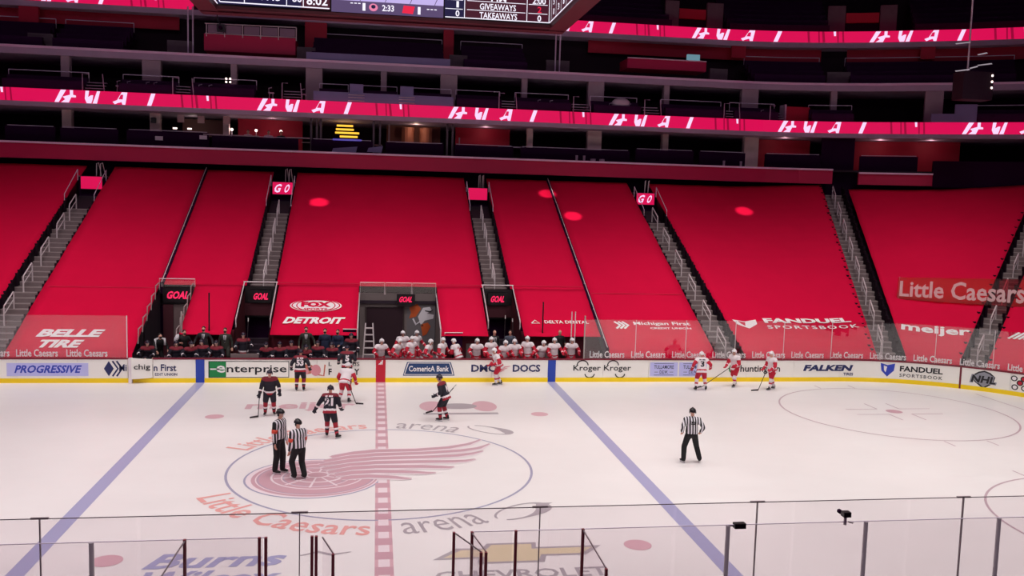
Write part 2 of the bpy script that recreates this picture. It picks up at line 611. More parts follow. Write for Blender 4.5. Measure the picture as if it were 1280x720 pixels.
put_strip(m, [(-1.9, -6.75), (-1.5, -6.55), (-1.2, -6.75), (-.75, -6.6)], [.04, .12, .12, .03], I(.006), 1)
ice_part(m, 'ice_lettering', [IBLUE, IGREY])

# ------------------------------------------------------------------ far boards, glass and their adverts
wf = MB()
wall = bpy.data.objects.new('wall_far', None); wall.location = (0, 13, 0); COL.objects.link(wall)
tag(wall, 'white far side boards with yellow kick plate and glass', kind='structure')


def bpiece(name, s0, s1, z0, z1, o0, o1, ma, label=None, parent=None):
    n = 1 if s1 <= 21.95 else max(2, int((s1 - max(s0, 21.95)) / .45) + 1)
    ss = [s0 + (s1 - s0) * i / n for i in range(n + 1)]
    if s0 < 21.95 < s1: ss = [s0] + [21.95 + (s1 - 21.95) * i / n for i in range(n + 1)]
    vs = []
    for s in ss:
        a = bpath(s, o0); b = bpath(s, o1)
        vs += [(*a, z0), (*b, z0), (*b, z1), (*a, z1)]
    fs = [(0, 1, 2, 3), tuple(4 * (len(ss) - 1) + i for i in (3, 2, 1, 0))]
    for i in range(len(ss) - 1):
        for j in range(4):
            fs.append((4 * i + j, 4 * i + 4 + j, 4 * i + 4 + (j + 1) % 4, 4 * i + (j + 1) % 4))
    return build(MB().add(vs, fs), name, ma, parent or wall, label)


S0 = -20.0
cuts = [S0, -17.6, -15.2, -12.8, -10.75, -9.72, -7.95, -7.59, -5.2, -2.8, -.22, .2, 2.6, 5.0, 7.6, 7.96, 10.2, 12.4, 14.8, 17.2, 19.6, 21.95, 24.3, 26.3, 27.47, 27.55, 29.6, 32, 34.4]
for a, b in zip(cuts, cuts[1:]):
    if b - a < .1:
        bpiece('board_seam', a, b, 0, 1.0, -.005, .15, CAPR); continue
    if abs(b - a - .36) < .01:
        bpiece('blue_stripe', a, b, 0, 1.02, -.01, .15, BLUE); continue
    if abs(b - a - .42) < .01:
        bpiece('red_stripe', a, b, 0, 1.02, -.01, .15, REDS); continue
    if abs(a + 10.75) < .01: continue            # opened gate
    bpiece('board_panel', a + .006, b - .006, .2, 1.02, 0, .15, BOARD)
    bpiece('kick_plate', a, b, 0, .2, -.015, .15, YEL)
bpiece('cap_rail', S0, -10.75, 1.02, 1.07, -.02, .18, CAPR)
bpiece('cap_rail', -9.72, 34.4, 1.02, 1.07, -.02, .18, CAPR)
bpiece('kick_plate', -10.75, -9.72, 0, .2, -.01, .15, YEL)
# open gate, turned a little towards the ice
gate = MB()
gx0, gx1 = -10.52, -9.74
gate.add([(gx0, 12.62, .22), (gx1, 12.93, .22), (gx1, 13.03, .22), (gx0, 12.72, .22), (gx0, 12.62, 1.12), (gx1, 12.93, 1.02), (gx1, 13.03, 1.02), (gx0, 12.72, 1.12)],
         [(0, 3, 2, 1), (4, 5, 6, 7), (0, 1, 5, 4), (1, 2, 6, 5), (2, 3, 7, 6), (3, 0, 4, 7)])
gd = empty('bench_gate', (-10.1, 12.8, .2), 'small white board gate ajar at the left end of the dark team bench', 'gate')
build(gate, 'gate_panel', BOARD, gd)
gl = MB(); put_text(gl, 'chig', 0, 0, .62, .3, lambda u, v: (-10.12 + u, 12.77 + u * .39 - .02, .7 + v - u * .06), .01)
build(gl, 'gate_lettering', INK, gd)
build(MB().box(-10.68, -10.55, 12.75, 12.95, 0, 1.1), 'gate_post', GPOST, gd)


def B(o=-.012):
    return lambda u, v: (*bpath(u, o), v)


def advert(name, fnc, mats):
    m = MB(); fnc(m); return build(m, name, mats, wall)


GLOWB = mat('advert_lavender', (200, 200, 250), .5)
BLUEP = mat('advert_blue', (50, 70, 190), .5)
DBLUE = mat('advert_dark_blue', (30, 62, 112), .5)
TAN = mat('advert_tan_red', (205, 120, 100), .5)
PINK = mat('advert_pink', (225, 150, 160), .5)
advert('advert_sign', lambda m: (put_poly(m, [(-15.6, .3), (-12.35, .3), (-12.35, .86), (-15.6, .86)], B(-.006), 1), put_text(m, 'PROGRESSIVE', -13.95, .6, 2.6, .34, B(), .03, .3, mi=0)), [BLUEP, GLOWB])


def michigan(m):
    for k in range(3):
        x = -11.62 + k * .17
        if k == 0: put_poly(m, [(x - .1, .62), (x + .1, .95), (x + .3, .62), (x + .1, .29)], B())
        else: put_strip(m, [(x + .08, .95), (x + .3, .62), (x + .08, .29)], [.07, .07, .07], B())
    put_text(m, 'Mi', -10.95, .66, .3, .3, B(), .02)
    put_text(m, 'n First', -9.22, .66, .93, .3, B(), .02)
    put_text(m, 'EDIT UNION', -9.18, .37, .92, .12, B(), .02)


advert('advert_sign', michigan, [NAVY])


def enterprise(m):
    put_poly(m, [(-7.42, .22), (-4.0, .22), (-4.0, .95), (-7.42, .95)], B(-.004), 0)
    put_poly(m, [(-7.38, .25), (-4.03, .25), (-4.03, .92), (-7.38, .92)], B(-.007), 2)
    put_poly(m, [(-7.38, .25), (-6.68, .25), (-6.68, .92), (-7.38, .92)], B(-.01), 1)
    put_text(m, 'e', -6.9, .6, .38, .32, B(-.014), .02, mi=3)
    put_strip(m, [(-7.34, .6), (-6.95, .6)], [.06, .06], B(-.014), 3)
    put_text(m, 'nterprise', -5.38, .56, 2.55, .42, B(-.014), .012, mi=0)


advert('advert_sign', enterprise, [INK, GREEN, BOARD, WHITE])


def crest(m):
    put_disc(m, -3.2, .6, .3, .22, B(), 0); put_disc(m, -2.85, .55, .22, .25, B(-.014), 1); put_disc(m, -3.3, .5, .14, .14, B(-.016), 1)
    put_strip(m, [(-2.75, .35), (-2.5, .3), (-2.45, .8)], [.06, .06, .06], B(-.014), 0)
    put_text(m, 'L          RIS', -1.62, .83, 1.35, .18, B(), .01, mi=2)
    put_text(m, 'F         RY', -1.62, .48, 1.35, .28, B(), .03, mi=2)


advert('advert_sign', crest, [TAN, PINK, INK])
advert('stripe_emblem', lambda m: [put_poly(m, [(-.12 + k * .07, .8), (-.07 + k * .07, .8), (-.02 + k * .055, .8 + .07 * (k + 1)), (-.08 + k * .055, .8 + .07 * (k + 1))], B(-.02)) for k in range(3)], [WHITE])


def comerica(m):
    put_poly(m, [(.98, .3), (3.3, .3), (3.22, .62), (3.12, .92), (1.16, .92), (1.06, .62)], B(-.006), 0)
    put_poly(m, [(1.03, .34), (3.25, .34), (3.18, .62), (3.08, .89), (1.2, .89), (1.11, .62)], B(-.009), 1)
    put_poly(m, [(1.07, .37), (3.2, .37), (3.13, .62), (3.05, .86), (1.24, .86), (1.15, .62)], B(-.012), 0)
    put_text(m, 'ComericA Bank', 2.14, .62, 1.8, .26, B(-.016), .02, mi=1)


advert('advert_sign', comerica, [DBLUE, WHITE])


def dmc(m):
    put_text(m, 'DMC', 4.62, .64, 1.12, .34, B(), .03, mi=0)
    put_text(m, 'DOCS', 6.6, .64, 1.28, .34, B(), .03, mi=0)
    for k in range(3): put_strip(m, [(5.2, .62 - .08 * k), (5.85 - .14 * k, .74 - .1 * k)], [.1, .02], B(), 1)


advert('advert_sign', dmc, [NAVY, PINK])
for kx in (9.44, 10.89):
    def kroger(m, kx=kx):
        put_text(m, 'Kroger', kx, .62, 1.3, .34, B(), .012)
        put_ring(m, kx - .22, .78, .26, .22, .05, B(), 0, 0, 180, 16)
        put_ring(m, kx + .13, .38, .22, .18, .05, B(), 0, 180, 360, 16)
    advert('advert_sign', kroger, [INK])
for kx in (13.13, 14.55):
    def tul(m, kx=kx):
        put_poly(m, [(kx - .68, .26), (kx + .68, .26), (kx + .68, .92), (kx - .68, .92)], B(-.006), 1)
        put_strip(m, [(kx - .48, .86), (kx + .48, .86)], [.02, .02], B())
        put_strip(m, [(kx - .48, .32), (kx + .48, .32)], [.02, .02], B())
        put_text(m, 'TULLAMORE', kx, .7, .96, .18, B(), .015)
        put_text(m, 'D.E.W.', kx, .46, .4, .16, B(), .02)
        for q in (-1, 1): put_strip(m, [(kx + q * .28, .46), (kx + q * .46, .46)], [.02, .02], B())
    advert('advert_sign', tul, [NAVY, GLOWB])
advert('advert_sign', lambda m: (put_text(m, 'huntington', 17.9, .58, 2.0, .42, B(), .015), put_ring(m, 16.55, .62, .2, .2, .06, B(), 1)), [INK, GREEN])
advert('advert_sign', lambda m: (put_text(m, 'FALKEN', 21.35, .66, 2.45, .3, B(), .05, .35), put_text(m, 'TIRES', 22.4, .36, .5, .14, B(), .03)), [NAVY])


def fanduel(m):
    put_poly(m, [(23.95, .95), (24.28, .86), (24.62, .95), (24.58, .6), (24.28, .3), (24.0, .58)], B(-.01), 1)
    put_poly(m, [(24.1, .84), (24.26, .78), (24.2, .5), (24.12, .62)], B(-.016), 2)
    put_text(m, 'FANDUEL', 25.8, .72, 1.9, .27, B(), .03)
    put_text(m, 'SPORTSBOOK', 25.8, .4, 1.9, .16, B(), .012, space=1.25)


advert('advert_sign', fanduel, [INK, BLUEP, WHITE])


def shield(m):
    put_poly(m, [(28.02, .72), (28.25, .9), (28.5, .98), (28.76, .9), (28.97, .72), (28.9, .42), (28.5, .12), (28.1, .42)], B(-.008), 0)
    put_poly(m, [(28.1, .7), (28.28, .84), (28.5, .91), (28.72, .84), (28.9, .7), (28.83, .45), (28.5, .2), (28.17, .45)], B(-.012), 1)
    put_text(m, 'NHL', 28.5, .56, 1.12, .4, B(-.016), .1, .2, mi=1)
    put_text(m, 'NHL', 28.5, .56, 1.02, .34, B(-.02), .04, .2, mi=0)


advert('advert_sign', shield, [INK, mat('silver_print', (150, 150, 160), .4)])


def cluster(m):
    for k, (a, b) in enumerate(((29.75, .8), (30.0, .62), (29.8, .4), (30.15, .82), (30.2, .4), (30.45, .6))):
        put_disc(m, a, b, .14, .13, B(-.01), 0); put_disc(m, a, b, .09, .085, B(-.014), 1 if k % 2 else 2)


advert('advert_sign', cluster, [INK, REDS, WHITE])

# glass
gx = [-20, -17.8, -15.6, -13.4, -11.37, -10.79]
for a, b in zip(gx, gx[1:]):
    bpiece('glass_pane', a + .01, b - .01, 1.07, 2.9, .07, .085, GLASS)
    bpiece('glass_post', b - .015, b + .015, 1.07, 2.9, .06, .1, GPOST if b > -11 else GLASS)
s = 9.29
bpiece('glass_post', 9.26, 9.31, 1.07, 3.07, .05, .11, STEPN, 'pale post where the glass starts beside the bench')
while s < 34:
    bpiece('glass_pane', s + .01, min(s + 2.44, 34.4) - .01, 1.07, 2.9, .07, .085, GLASS)
    bpiece('glass_joint', s + 2.44 - .012, s + 2.44 + .012, 1.07, 2.9, .065, .09, RAIL)
    s += 2.44
for c0 in [-16.35, -14.43, -12.43] + [10.4 + 1.985 * i for i in range(12)]:
    m = MB(); put_text(m, 'Little Caesars', c0, 1.27, 1.66, .32, B(.12), .022); build(m, 'glass_lettering', WHITE, wall)

# ------------------------------------------------------------------ near glass
nw = bpy.data.objects.new('wall_near', None); nw.location = (0, -13, 0); COL.objects.link(nw)
tag(nw, 'near side boards with tall clear glass and penalty box glass', kind='structure')
build(MB().box(-22, 22, -13.1, -12.95, 0, 1.05), 'board_panel', BOARD, nw)
nx = [-16.9, -13.0, -9.14, -5.27, -1.41, 2.46, 6.24, 10.1, 13.9, 17.8]
for a, b in zip(nx, nx[1:]):
    build(MB().box(a + .008, b - .008, -12.97, -12.955, 1.07, 3.2), 'glass_pane', GLASSN, nw)
    build(MB().box(a, b, -12.97, -12.955, 3.2, 3.212), 'glass_top_edge', GEDGE, nw)
for a in nx:
    build(MB().box(a - .007, a + .007, -12.98, -12.94, 1.07, 3.2), 'glass_joint', GEDGE, nw)
    build(MB().box(a - .13, a + .13, -12.98, -12.945, 3.2, 3.225), 'glass_clip', GEDGE, nw)
bx = [-16, -12, -8, -4.16, -2.9, -1.8, -1.08, .93, 1.2, 1.83, 2.89, 5.21, 7.52, 9.86, 14, 18]
for a, b in zip(bx, bx[1:]):
    if (a, b) in ((-1.8, -1.08), (-1.08, .93), (.93, 1.2)): continue
    build(MB().box(a + .02, b - .02, -14.22, -14.205, .9, 3.29), 'glass_pane', GLASSN, nw)
    build(MB().box(a, b, -14.222, -14.203, 3.29, 3.298), 'glass_top_edge', RAILD, nw)
for a in (-4.16, 5.21, 7.52, 9.86):
    build(MB().tube([(a, -14.2, .3), (a, -14.2, 3.28)], .035, 10), 'glass_post', GPOST, nw)
for a in (-1.87, -1.78, -1.13, -1.07, .93, 1.2, 1.86, 2.89, -2.9):
    build(MB().box(a - .02, a + .02, -14.25, -14.2, .3, 3.3), 'glass_post', MAROON, nw)
for x0, x1, yb in ((-2.9, -2.95, -15.6), (-.98, -.8, -14.85), (.96, 1.25, -14.95), (1.2, 1.32, -14.95), (2.89, 2.88, -15.65)):
    build(MB().add([(x0, -14.24, .9), (x1, yb, .9), (x1, yb, 3.27), (x0, -14.24, 3.27), (x0 + .015, -14.24, .9), (x1 + .015, yb, .9), (x1 + .015, yb, 3.27), (x0 + .015, -14.24, 3.27)],
                   [(0, 1, 2, 3), (7, 6, 5, 4), (0, 3, 7, 4), (1, 5, 6, 2), (3, 2, 6, 7), (0, 4, 5, 1)]), 'divider_pane', GLASSN, nw)
    build(MB().tube([(x0, -14.24, 3.28), (x1, yb, 3.28)], .012, 5), 'divider_top_edge', GEDGE, nw)
    build(MB().box(x1 - .02, x1 + .02, yb - .04, yb, .3, 3.28), 'glass_post', MAROON, nw)
c = empty('glass_camera', (7.2, -14.2, 3.3), 'small dark camera clamped on the near glass top beside a grey post', 'camera')
build(MB().box(7.1, 7.22, -14.27, -14.16, 3.38, 3.46), 'camera_body', SIGNB, c)
build(MB().tube([(7.16, -14.2, 3.24), (7.16, -14.2, 3.38)], .025, 8), 'clamp', RAIL, c)
build(MB().tube([(7.12, -14.12, 3.42), (7.12, -14.06, 3.42)], .035, 10), 'lens', VOID, c)
build(MB().tube([(7.18, -14.26, 3.31), (7.26, -14.26, 3.29)], .014, 6), 'knob', RAIL, c)
c = empty('glass_camera', (5.4, -14.2, 3.25), 'flat black camera box on the grey glass post nearest the blue line', 'camera')
build(MB().box(5.3, 5.48, -14.26, -14.16, 3.24, 3.32), 'camera_body', SIGNB, c)
build(MB().tube([(5.21, -14.2, 3.28), (5.34, -14.2, 3.28)], .015, 6), 'arm', RAIL, c)

# ------------------------------------------------------------------ lower bowl: concrete rake, tarps, aisles
slab = MB()


def in_hole(x, y):
    if y < 18.3 and x < 10.6 and x > -10.7: return True
    return False


xs = [-36, -24, -17.35, -15.78, -10.6, -8.95, -6.6, -5.1, -1, 2.65, 5.1, 6.6, 10.5, 12, 14, 15.75, 17.25, 19.5, 21.95] + [21.95 + .75 * i for i in range(1, 26)]
os_ = [.3, 1.7, 3.4, 5.36, 8, 11, 14, 16.9]
for a, b in zip(xs, xs[1:]):
    for c, d in zip(os_, os_[1:]):
        q = [(*bpath(a, c),), (*bpath(b, c),), (*bpath(b, d),), (*bpath(a, d),)]
        mx = sum(p[0] for p in q) / 4; my = sum(p[1] for p in q) / 4
        if in_hole(mx, my): continue
        slab.slab(*[(p[0], p[1], zt(*p) - .96) for p in q], .15)
struct(slab, 'floor_bowl', CONCD)


def tarp(patches, label, name='seat_tarp'):
    m = MB()
    for bot, top, nx_, ny_ in patches:
        P = []
        for j in range(ny_ + 1):
            for i in range(nx_ + 1):
                a = bot(i / nx_); b = top(i / nx_); f = j / ny_
                x = a[0] + (b[0] - a[0]) * f; y = a[1] + (b[1] - a[1]) * f
                z = zt(x, y) + (.018 * sin(x * 2.1 + y * 1.3) + .014 * sin(y * 7.4) + .01 * sin(x * 5.1 - y * .7)) * (1 if 0 < j < ny_ else .3)
                P.append((x, y, z))
        w_ = nx_ + 1
        lo = [(x, y, z - .03) for x, y, z in P]
        N = len(P)
        fs = []
        for j in range(ny_):
            for i in range(nx_):
                k = j * w_ + i
                fs.append((k, k + 1, k + w_ + 1, k + w_))
        rim = [(i, i + 1) for i in range(nx_)] + [(j * w_ + nx_, (j + 1) * w_ + nx_) for j in range(ny_)] + \
              [(ny_ * w_ + i + 1, ny_ * w_ + i) for i in range(nx_)] + [((j + 1) * w_, j * w_) for j in range(ny_)]
        fs += [(a, a + N, b + N, b) for a, b in rim]
        m.add(P + lo, fs)
        if abs(sd(P[0][0], P[0][1]) - .36) < .3:                    # hem hanging down in front of the first row
            H = P[:nx_ + 1]
            A1, A2 = [], []
            for x, y, z in H:
                g = Vector((sd(x + .01, y) - sd(x - .01, y), sd(x, y + .01) - sd(x, y - .01))).normalized() * .15
                A1.append((x - g.x, y - g.y, z - .07)); A2.append((x - g.x * 1.15, y - g.y * 1.15, .9))
            m.add(H + A1 + A2, [(i + w_, i + w_ + 1, i + 1, i) for i in range(nx_)] + [(i + 2 * w_, i + 2 * w_ + 1, i + w_ + 1, i + w_) for i in range(nx_)])
    me_ = empty(name, (sum(v[0] for v in m.v) / len(m.v), sum(v[1] for v in m.v) / len(m.v), 2), label, 'tarp')
    o = build(m, 'cloth', TARP, me_, smooth=True)
    return me_


def quadp(x0, x1, y0, y1, nx_=None, ny_=None):
    return (lambda u: (x0 + (x1 - x0) * u, y0), lambda u: (x0 + (x1 - x0) * u, y1), nx_ or max(4, int((x1 - x0) * 2)), ny_ or max(6, int((y1 - y0) * 3)))


def Tm(x0, y0, dx=(1, 0), lift=.045):                     # map (u,v) on a tarp, v up the slope
    d = Vector(dx).normalized()
    n = Vector((-d.y, d.x))
    k = .894

    def f(u, v):
        x = x0 + d.x * u + n.x * v * k; y = y0 + d.y * u + n.y * v * k
        return (x, y, zt(x, y) + lift)
    return f


YT = 29.95
TW = mat('tarp_white_print', (255, 246, 246), .6)


def tprint(root, fnc, mats=None, name='lettering'):
    m = MB(); fnc(m); return build(m, name, mats or [TW], root)


t0 = tarp([quadp(-30, -17.35, 13.3, YT)], 'plain red seat tarp at the far left beyond the first stairs')
t1 = tarp([quadp(-15.78, -10.62, 13.3, YT)], 'red seat tarp with white tyre company lettering beside the left glass')
f = Tm(-13.6, 14.5)
tprint(t1, lambda m: (put_text(m, 'BELLE', .1, -.05, 2.6, .58, f, .05, .3), put_text(m, 'TIRE', -.15, -.85, 1.75, .58, f, .05, .3)))
t2 = tarp([quadp(-10.42, -6.55, 18.25, YT), quadp(-8.95, -6.75, 14.5, 18.25)], 'plain red seat tarp between the wide left tunnel and the second stairs')
t3 = tarp([quadp(-5.12, 5.12, 18.35, YT), quadp(-5.0, -1.1, 14.5, 18.35), quadp(2.78, 5.0, 14.5, 18.35)], 'wide central red seat tarp with white television network lettering')
f = Tm(-3.1, 16.55)


def fox(m):
    put_disc(m, 0, .05, 1.22, .52, f)
    g1 = lambda u, v: tuple(Vector(f(u, v)) + Vector((0, 0, .012)))
    put_ring(m, 0, .05, 1.12, .47, .06, g1, 1); put_ring(m, 0, .05, .9, .5, .05, g1, 1)
    put_text(m, 'FOX', 0, .14, 1.4, .46, g1, .07, mi=1)
    put_text(m, 'SPORTS', 0, -.27, 1.1, .18, g1, .03, mi=1)
    put_text(m, 'DETROIT', 0, -1.2, 2.7, .56, f, .05, .3)


tprint(t3, fox, [TW, TARP])
t4 = tarp([quadp(6.55, 10.46, 18.25, YT), quadp(6.72, 10.46, 14.5, 18.25)], 'red seat tarp with small dental insurer lettering right of the third stairs')
f = Tm(8.6, 15.5)


def delta(m):
    put_text(m, 'DELTA DENTAL', .35, 0, 2.2, .26, f, .02)
    put_strip(m, [(-1.4, -.12), (-1.2, .14), (-1.0, -.12), (-1.4, -.12)], [.06, .06, .06, .06], f)


tprint(t4, delta)
t5 = tarp([quadp(10.58, 15.74, 13.4, YT)], 'red seat tarp with white credit union lettering left of the fourth stairs')
f = Tm(13.3, 15.3)


def mcu(m):
    for k in range(3):
        put_strip(m, [(-1.95 + k * .2, .3), (-1.7 + k * .2, 0), (-1.95 + k * .2, -.3)], [.12, .14, .12], f)
    put_text(m, 'Michigan First', .45, .12, 2.9, .36, f, .022)
    put_text(m, 'CREDIT UNION', .8, -.25, 2.1, .16, f, .03)


tprint(t5, mcu)
t6 = tarp([(lambda u: bpath(17.22 + (23.85 - 17.22) * u, .36), lambda u: (17.22 + (29.0 - 17.22) * u, (YT if u < .7 else YT - .35 * ((u - .7) / .3) ** 1.3)), 24, 50)],
          'red seat tarp with shield emblem and sports betting lettering')


def fan2(m):
    put_poly(m, [(-3.35, .3), (-2.75, .12), (-2.1, .3), (-2.15, -.1), (-2.7, -.5), (-3.2, -.15)], f)
    put_poly(m, [(-3.1, .16), (-2.75, .02), (-2.85, -.3), (-3.0, -.1)], lambda u, v: tuple(Vector(f(u, v)) + Vector((0, 0, .01))), 1)
    put_text(m, 'FANDUEL', .65, .22, 4.7, .42, f, .045)
    put_text(m, 'SPORTSBOOK', .75, -.35, 4.9, .3, f, .02, space=1.25)


f = Tm(20.9, 15.55, (1, .0))
tprint(t6, fan2, [TW, TARP])


def lineA(p, q): return lambda t: (p[0] + (q[0] - p[0]) * t, p[1] + (q[1] - p[1]) * t)


A5L = lineA((23.75, 13.28), (29.0, 29.8)); A5R = lineA((25.0, 12.75), (30.4, 29.35))
A6L = lineA((27.3, 11.2), (37.2, 22.0)); A6R = lineA((28.4, 10.4), (38.6, 20.9))


def topC(a, b, ta, tb):
    def f_(u):
        if u == 0: return a
        if u == 1: return b
        x = a[0] + (b[0] - a[0]) * u; y = a[1] + (b[1] - a[1]) * u
        k = 1.5 * sin(pi * u)
        return (x + k * .35, y + k * .75)
    return f_


def botC(s0, s1):
    return lambda u: bpath(s0 + (s1 - s0) * u, .36)


A6Lt = (40.0, 25.0)
t7 = tarp([(botC(25.15, 27.45), lambda u: rp(30.95 + (42.3 - 30.95) * u, 29.75), 24, 50)], 'red corner seat tarp with lower case grocery lettering')
A6L = lineA(bpath(27.45, .36), rp(42.3, 29.75))
A6R = lineA(bpath(28.55, .36), rp(43.7, 29.75))
t8 = tarp([(botC(28.55, 32), lambda u: rp(43.7 + 6 * u, 29.75), 16, 40)], 'red seat tarp at the far right edge beyond the corner stairs')
f = Tm(27.45, 13.85, (2.7, -1.7))
tprint(t7, lambda m: put_text(m, 'meijer', 0, 0, 3.15, .9, f, .03))
f = Tm(30.3, 11.75, (1, -1))
tprint(t8, lambda m: [put_strip(m, [(-.3 + k * .22, -.3), (.1 + k * .22, .3)], [.13, .13], f) for k in range(4)])
for tt, x0, x1 in ((t1, -15.6, -10.8), (t3, -5.0, 5.0), (t4, 6.7, 10.4), (t5, 10.7, 15.6)):
    m = MB(); f = Tm(0, 18.45 if tt in (t3, t4) else 17.9, lift=.028)
    put_strip(m, [(x0 + (x1 - x0) * i / 16, 0) for i in range(17)], [.05] * 17, f)
    build(m, 'seam', TARPSEAM, tt)
# dark gaps where two tarps meet: cable rail dividers
for x, lab, y0 in ((-10.52, 'dark cable rail running up between the two left tarps', 18.2), (10.52, 'dark cable rail running up between the two right tarps', 13.5)):
    d = empty('divider_rail', (x, 15, 1.5), lab, 'railing')
    build(MB().slab((x - .09, y0, zt(x, y0) + .05), (x + .09, y0, zt(x, y0) + .05), (x + .09, YT, zt(x, YT) + .05), (x - .09, YT, zt(x, YT) + .05), .5), 'gap', VOID, d)
    build(MB().tube([(x, y0, zt(x, y0) + .14), (x, YT, zt(x, YT) + .14)], .022, 6), 'rail', RAIL, d)
    yy = y0 + .8
    while yy < 29.5:
        build(MB().tube([(x, yy, zt(x, yy) - .1), (x, yy, zt(x, yy) + .14)], .02, 5), 'post', RAILD, d); yy += 2.2

SEATEND = MB()


def aisle(L, Rr, tA, tB, label, rails, width_side=.55, hm=.5, name='aisle_stairs'):
    p = L(0); q = L(1)
    ln = hypot(q[0] - p[0], q[1] - p[1])
    r = empty(name, ((p[0] + Rr(0)[0]) / 2, p[1], .3), label, 'stairs')
    dt = .43 / ln
    t = tA
    while t < tB:
        a, b, c, d = L(t), Rr(t), Rr(t + dt), L(t + dt)
        mx, my = (c[0] + d[0]) / 2, (c[1] + d[1]) / 2
        z = zt(mx, my) - .72
        m = MB().prism([a, b, c, d], z - .24, z)
        e1 = lineA(a, d)(.12); e2 = lineA(b, c)(.12)
        m.add([(*a, z + .004), (*b, z + .004), (*e2, z + .004), (*e1, z + .004)], [(0, 1, 2, 3)], 1)
        m.add([(a[0], a[1] - .003, z - .03), (b[0], b[1] - .003, z - .03), (b[0], b[1] - .003, z + .004), (a[0], a[1] - .003, z + .004)], [(0, 1, 2, 3)], 1)
        build(m, 'step', [STEP, STEPN], r)
        t += dt
    # closed sides under the tarps, and the seat ends that stick out of them
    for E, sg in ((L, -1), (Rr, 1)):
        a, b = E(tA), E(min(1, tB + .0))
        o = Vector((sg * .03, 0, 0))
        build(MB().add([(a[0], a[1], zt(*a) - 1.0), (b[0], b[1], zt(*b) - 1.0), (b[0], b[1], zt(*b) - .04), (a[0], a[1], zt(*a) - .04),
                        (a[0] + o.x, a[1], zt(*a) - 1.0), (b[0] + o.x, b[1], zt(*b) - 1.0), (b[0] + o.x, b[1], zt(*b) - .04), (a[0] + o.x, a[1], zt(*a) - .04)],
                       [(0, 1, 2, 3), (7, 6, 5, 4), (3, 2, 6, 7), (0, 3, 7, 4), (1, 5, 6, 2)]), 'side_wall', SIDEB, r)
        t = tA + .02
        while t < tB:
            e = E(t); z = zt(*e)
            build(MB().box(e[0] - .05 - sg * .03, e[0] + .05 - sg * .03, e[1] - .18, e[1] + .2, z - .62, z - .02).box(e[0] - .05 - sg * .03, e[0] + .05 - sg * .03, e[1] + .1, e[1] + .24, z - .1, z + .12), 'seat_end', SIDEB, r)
            t += .86 / ln
    for ta in rails:
        tb = ta + 1.15 / ln
        a = lineA(L(ta), Rr(ta))(hm); b = lineA(L(tb), Rr(tb))(hm)
        za = zt(*a) - .72; zb = zt(*b) - .72
        A = Vector((*a, za)); Bv = Vector((*b, zb)); up = Vector((0, 0, 1))
        m = MB().tube([A, A + up * .85, A + up * .92 + (Bv - A) * .04, Bv + up * .92 - (Bv - A) * .04, Bv + up * .85, Bv], .034, 6)
        m.tube([A + up * .55, Bv + up * .55], .024, 5)
        build(m, 'handrail', RAIL, r)
    return r


def vline(x): return lineA((x, 13.2), (x, 29.9))


aisle(vline(-17.35), vline(-15.8), 0.02, .77, 'leftmost grey stairs with loop handrails', [.03, .17, .31, .45, .59, .71], hm=.33)
aisle(vline(-6.52), vline(-5.15), .305, .77, 'grey stairs above the tunnel left of centre', [.35, .47, .59, .71])
aisle(vline(5.15), vline(6.52), .305, .77, 'grey stairs above the tunnel right of centre', [.35, .47, .59, .71])
aisle(vline(15.77), vline(17.2), .02, .77, 'grey stairs right of the credit union tarp', [.04, .17, .31, .45, .59, .73])
aisle(A5L, A5R, .0, .99, 'long grey stairs reaching up into the doorway of the red fascia', [.05, .17, .29, .41, .53, .65, .77, .89])
aisle(A6L, A6R, .0, .98, 'corner grey stairs at the right edge behind the hanging sign', [.04, .18, .32, .46, .6, .74])

# upper entrances with led sign boxes
for i, (x0, x1, txt, lab) in enumerate(((-17.35, -15.8, '', 'first from the left'), (-6.52, -5.15, 'G O', 'second from the left'), (5.15, 6.52, '', 'third from the left'), (15.77, 17.2, 'G O', 'fourth from the left'))):
    e = empty('upper_entrance', ((x0 + x1) / 2, 27.5, 6.9), 'upper row stair entrance with glowing sign box, %s' % lab, 'entrance')
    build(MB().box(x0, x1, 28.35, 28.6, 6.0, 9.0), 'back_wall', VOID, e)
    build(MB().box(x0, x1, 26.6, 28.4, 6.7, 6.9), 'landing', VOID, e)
    build(MB().box(x0, x1, 28.3, YT, 8.95, 9.02), 'upper_landing', STEP, e)
    for sx, xx in ((-1, x0), (1, x1)):
        build(MB().add([(xx, 26.6, 6.5), (xx, 28.6, 6.5), (xx, 28.6, zt(xx, 28.6)), (xx, 26.6, zt(xx, 26.6))], [(0, 1, 2, 3)]), 'side_wall', SIDEB, e)
        build(MB().tube([(xx, 25.9, zt(xx, 25.9)), (xx, 25.9, zt(xx, 25.9) + .35), (xx, 28.2, zt(xx, 28.2) + .62), (xx, 28.2, zt(xx, 28.2))], .022, 6), 'guard_rail', RAILD, e)
    xc = (x0 + x1) / 2
    sb = build(MB().box(xc - .62, xc + .62, 28.1, 28.3, 8.22, 9.02), 'sign_box', SIGNB, e)
    m = MB().add([(xc - .58, 28.09, 8.27), (xc + .58, 28.09, 8.27), (xc + .58, 28.09, 8.98), (xc - .58, 28.09, 8.98)], [(0, 1, 2, 3)], 0)
    if txt:
        put_text(m, 'G', xc - .28, 8.62, .36, .5, lambda u, v: (u, 28.07, v), .03, .35, mi=1)
        put_text(m, 'O', xc + .26, 8.62, .26, .5, lambda u, v: (u, 28.07, v), .03, .35, mi=1)
    build(m, 'sign_face', [LEDM, LEDW], e)
    m = MB()
    for k in (0, .22):
        m.tube([(xc + .1 + k, 28.7, 9.0), (xc + .12 + k, 28.7, 9.75), (xc + .2 + k, 28.8, 9.8), (xc + .26 + k, 29.2, 9.0)], .022, 6)
    build(m, 'rail_loop', RAIL, e)


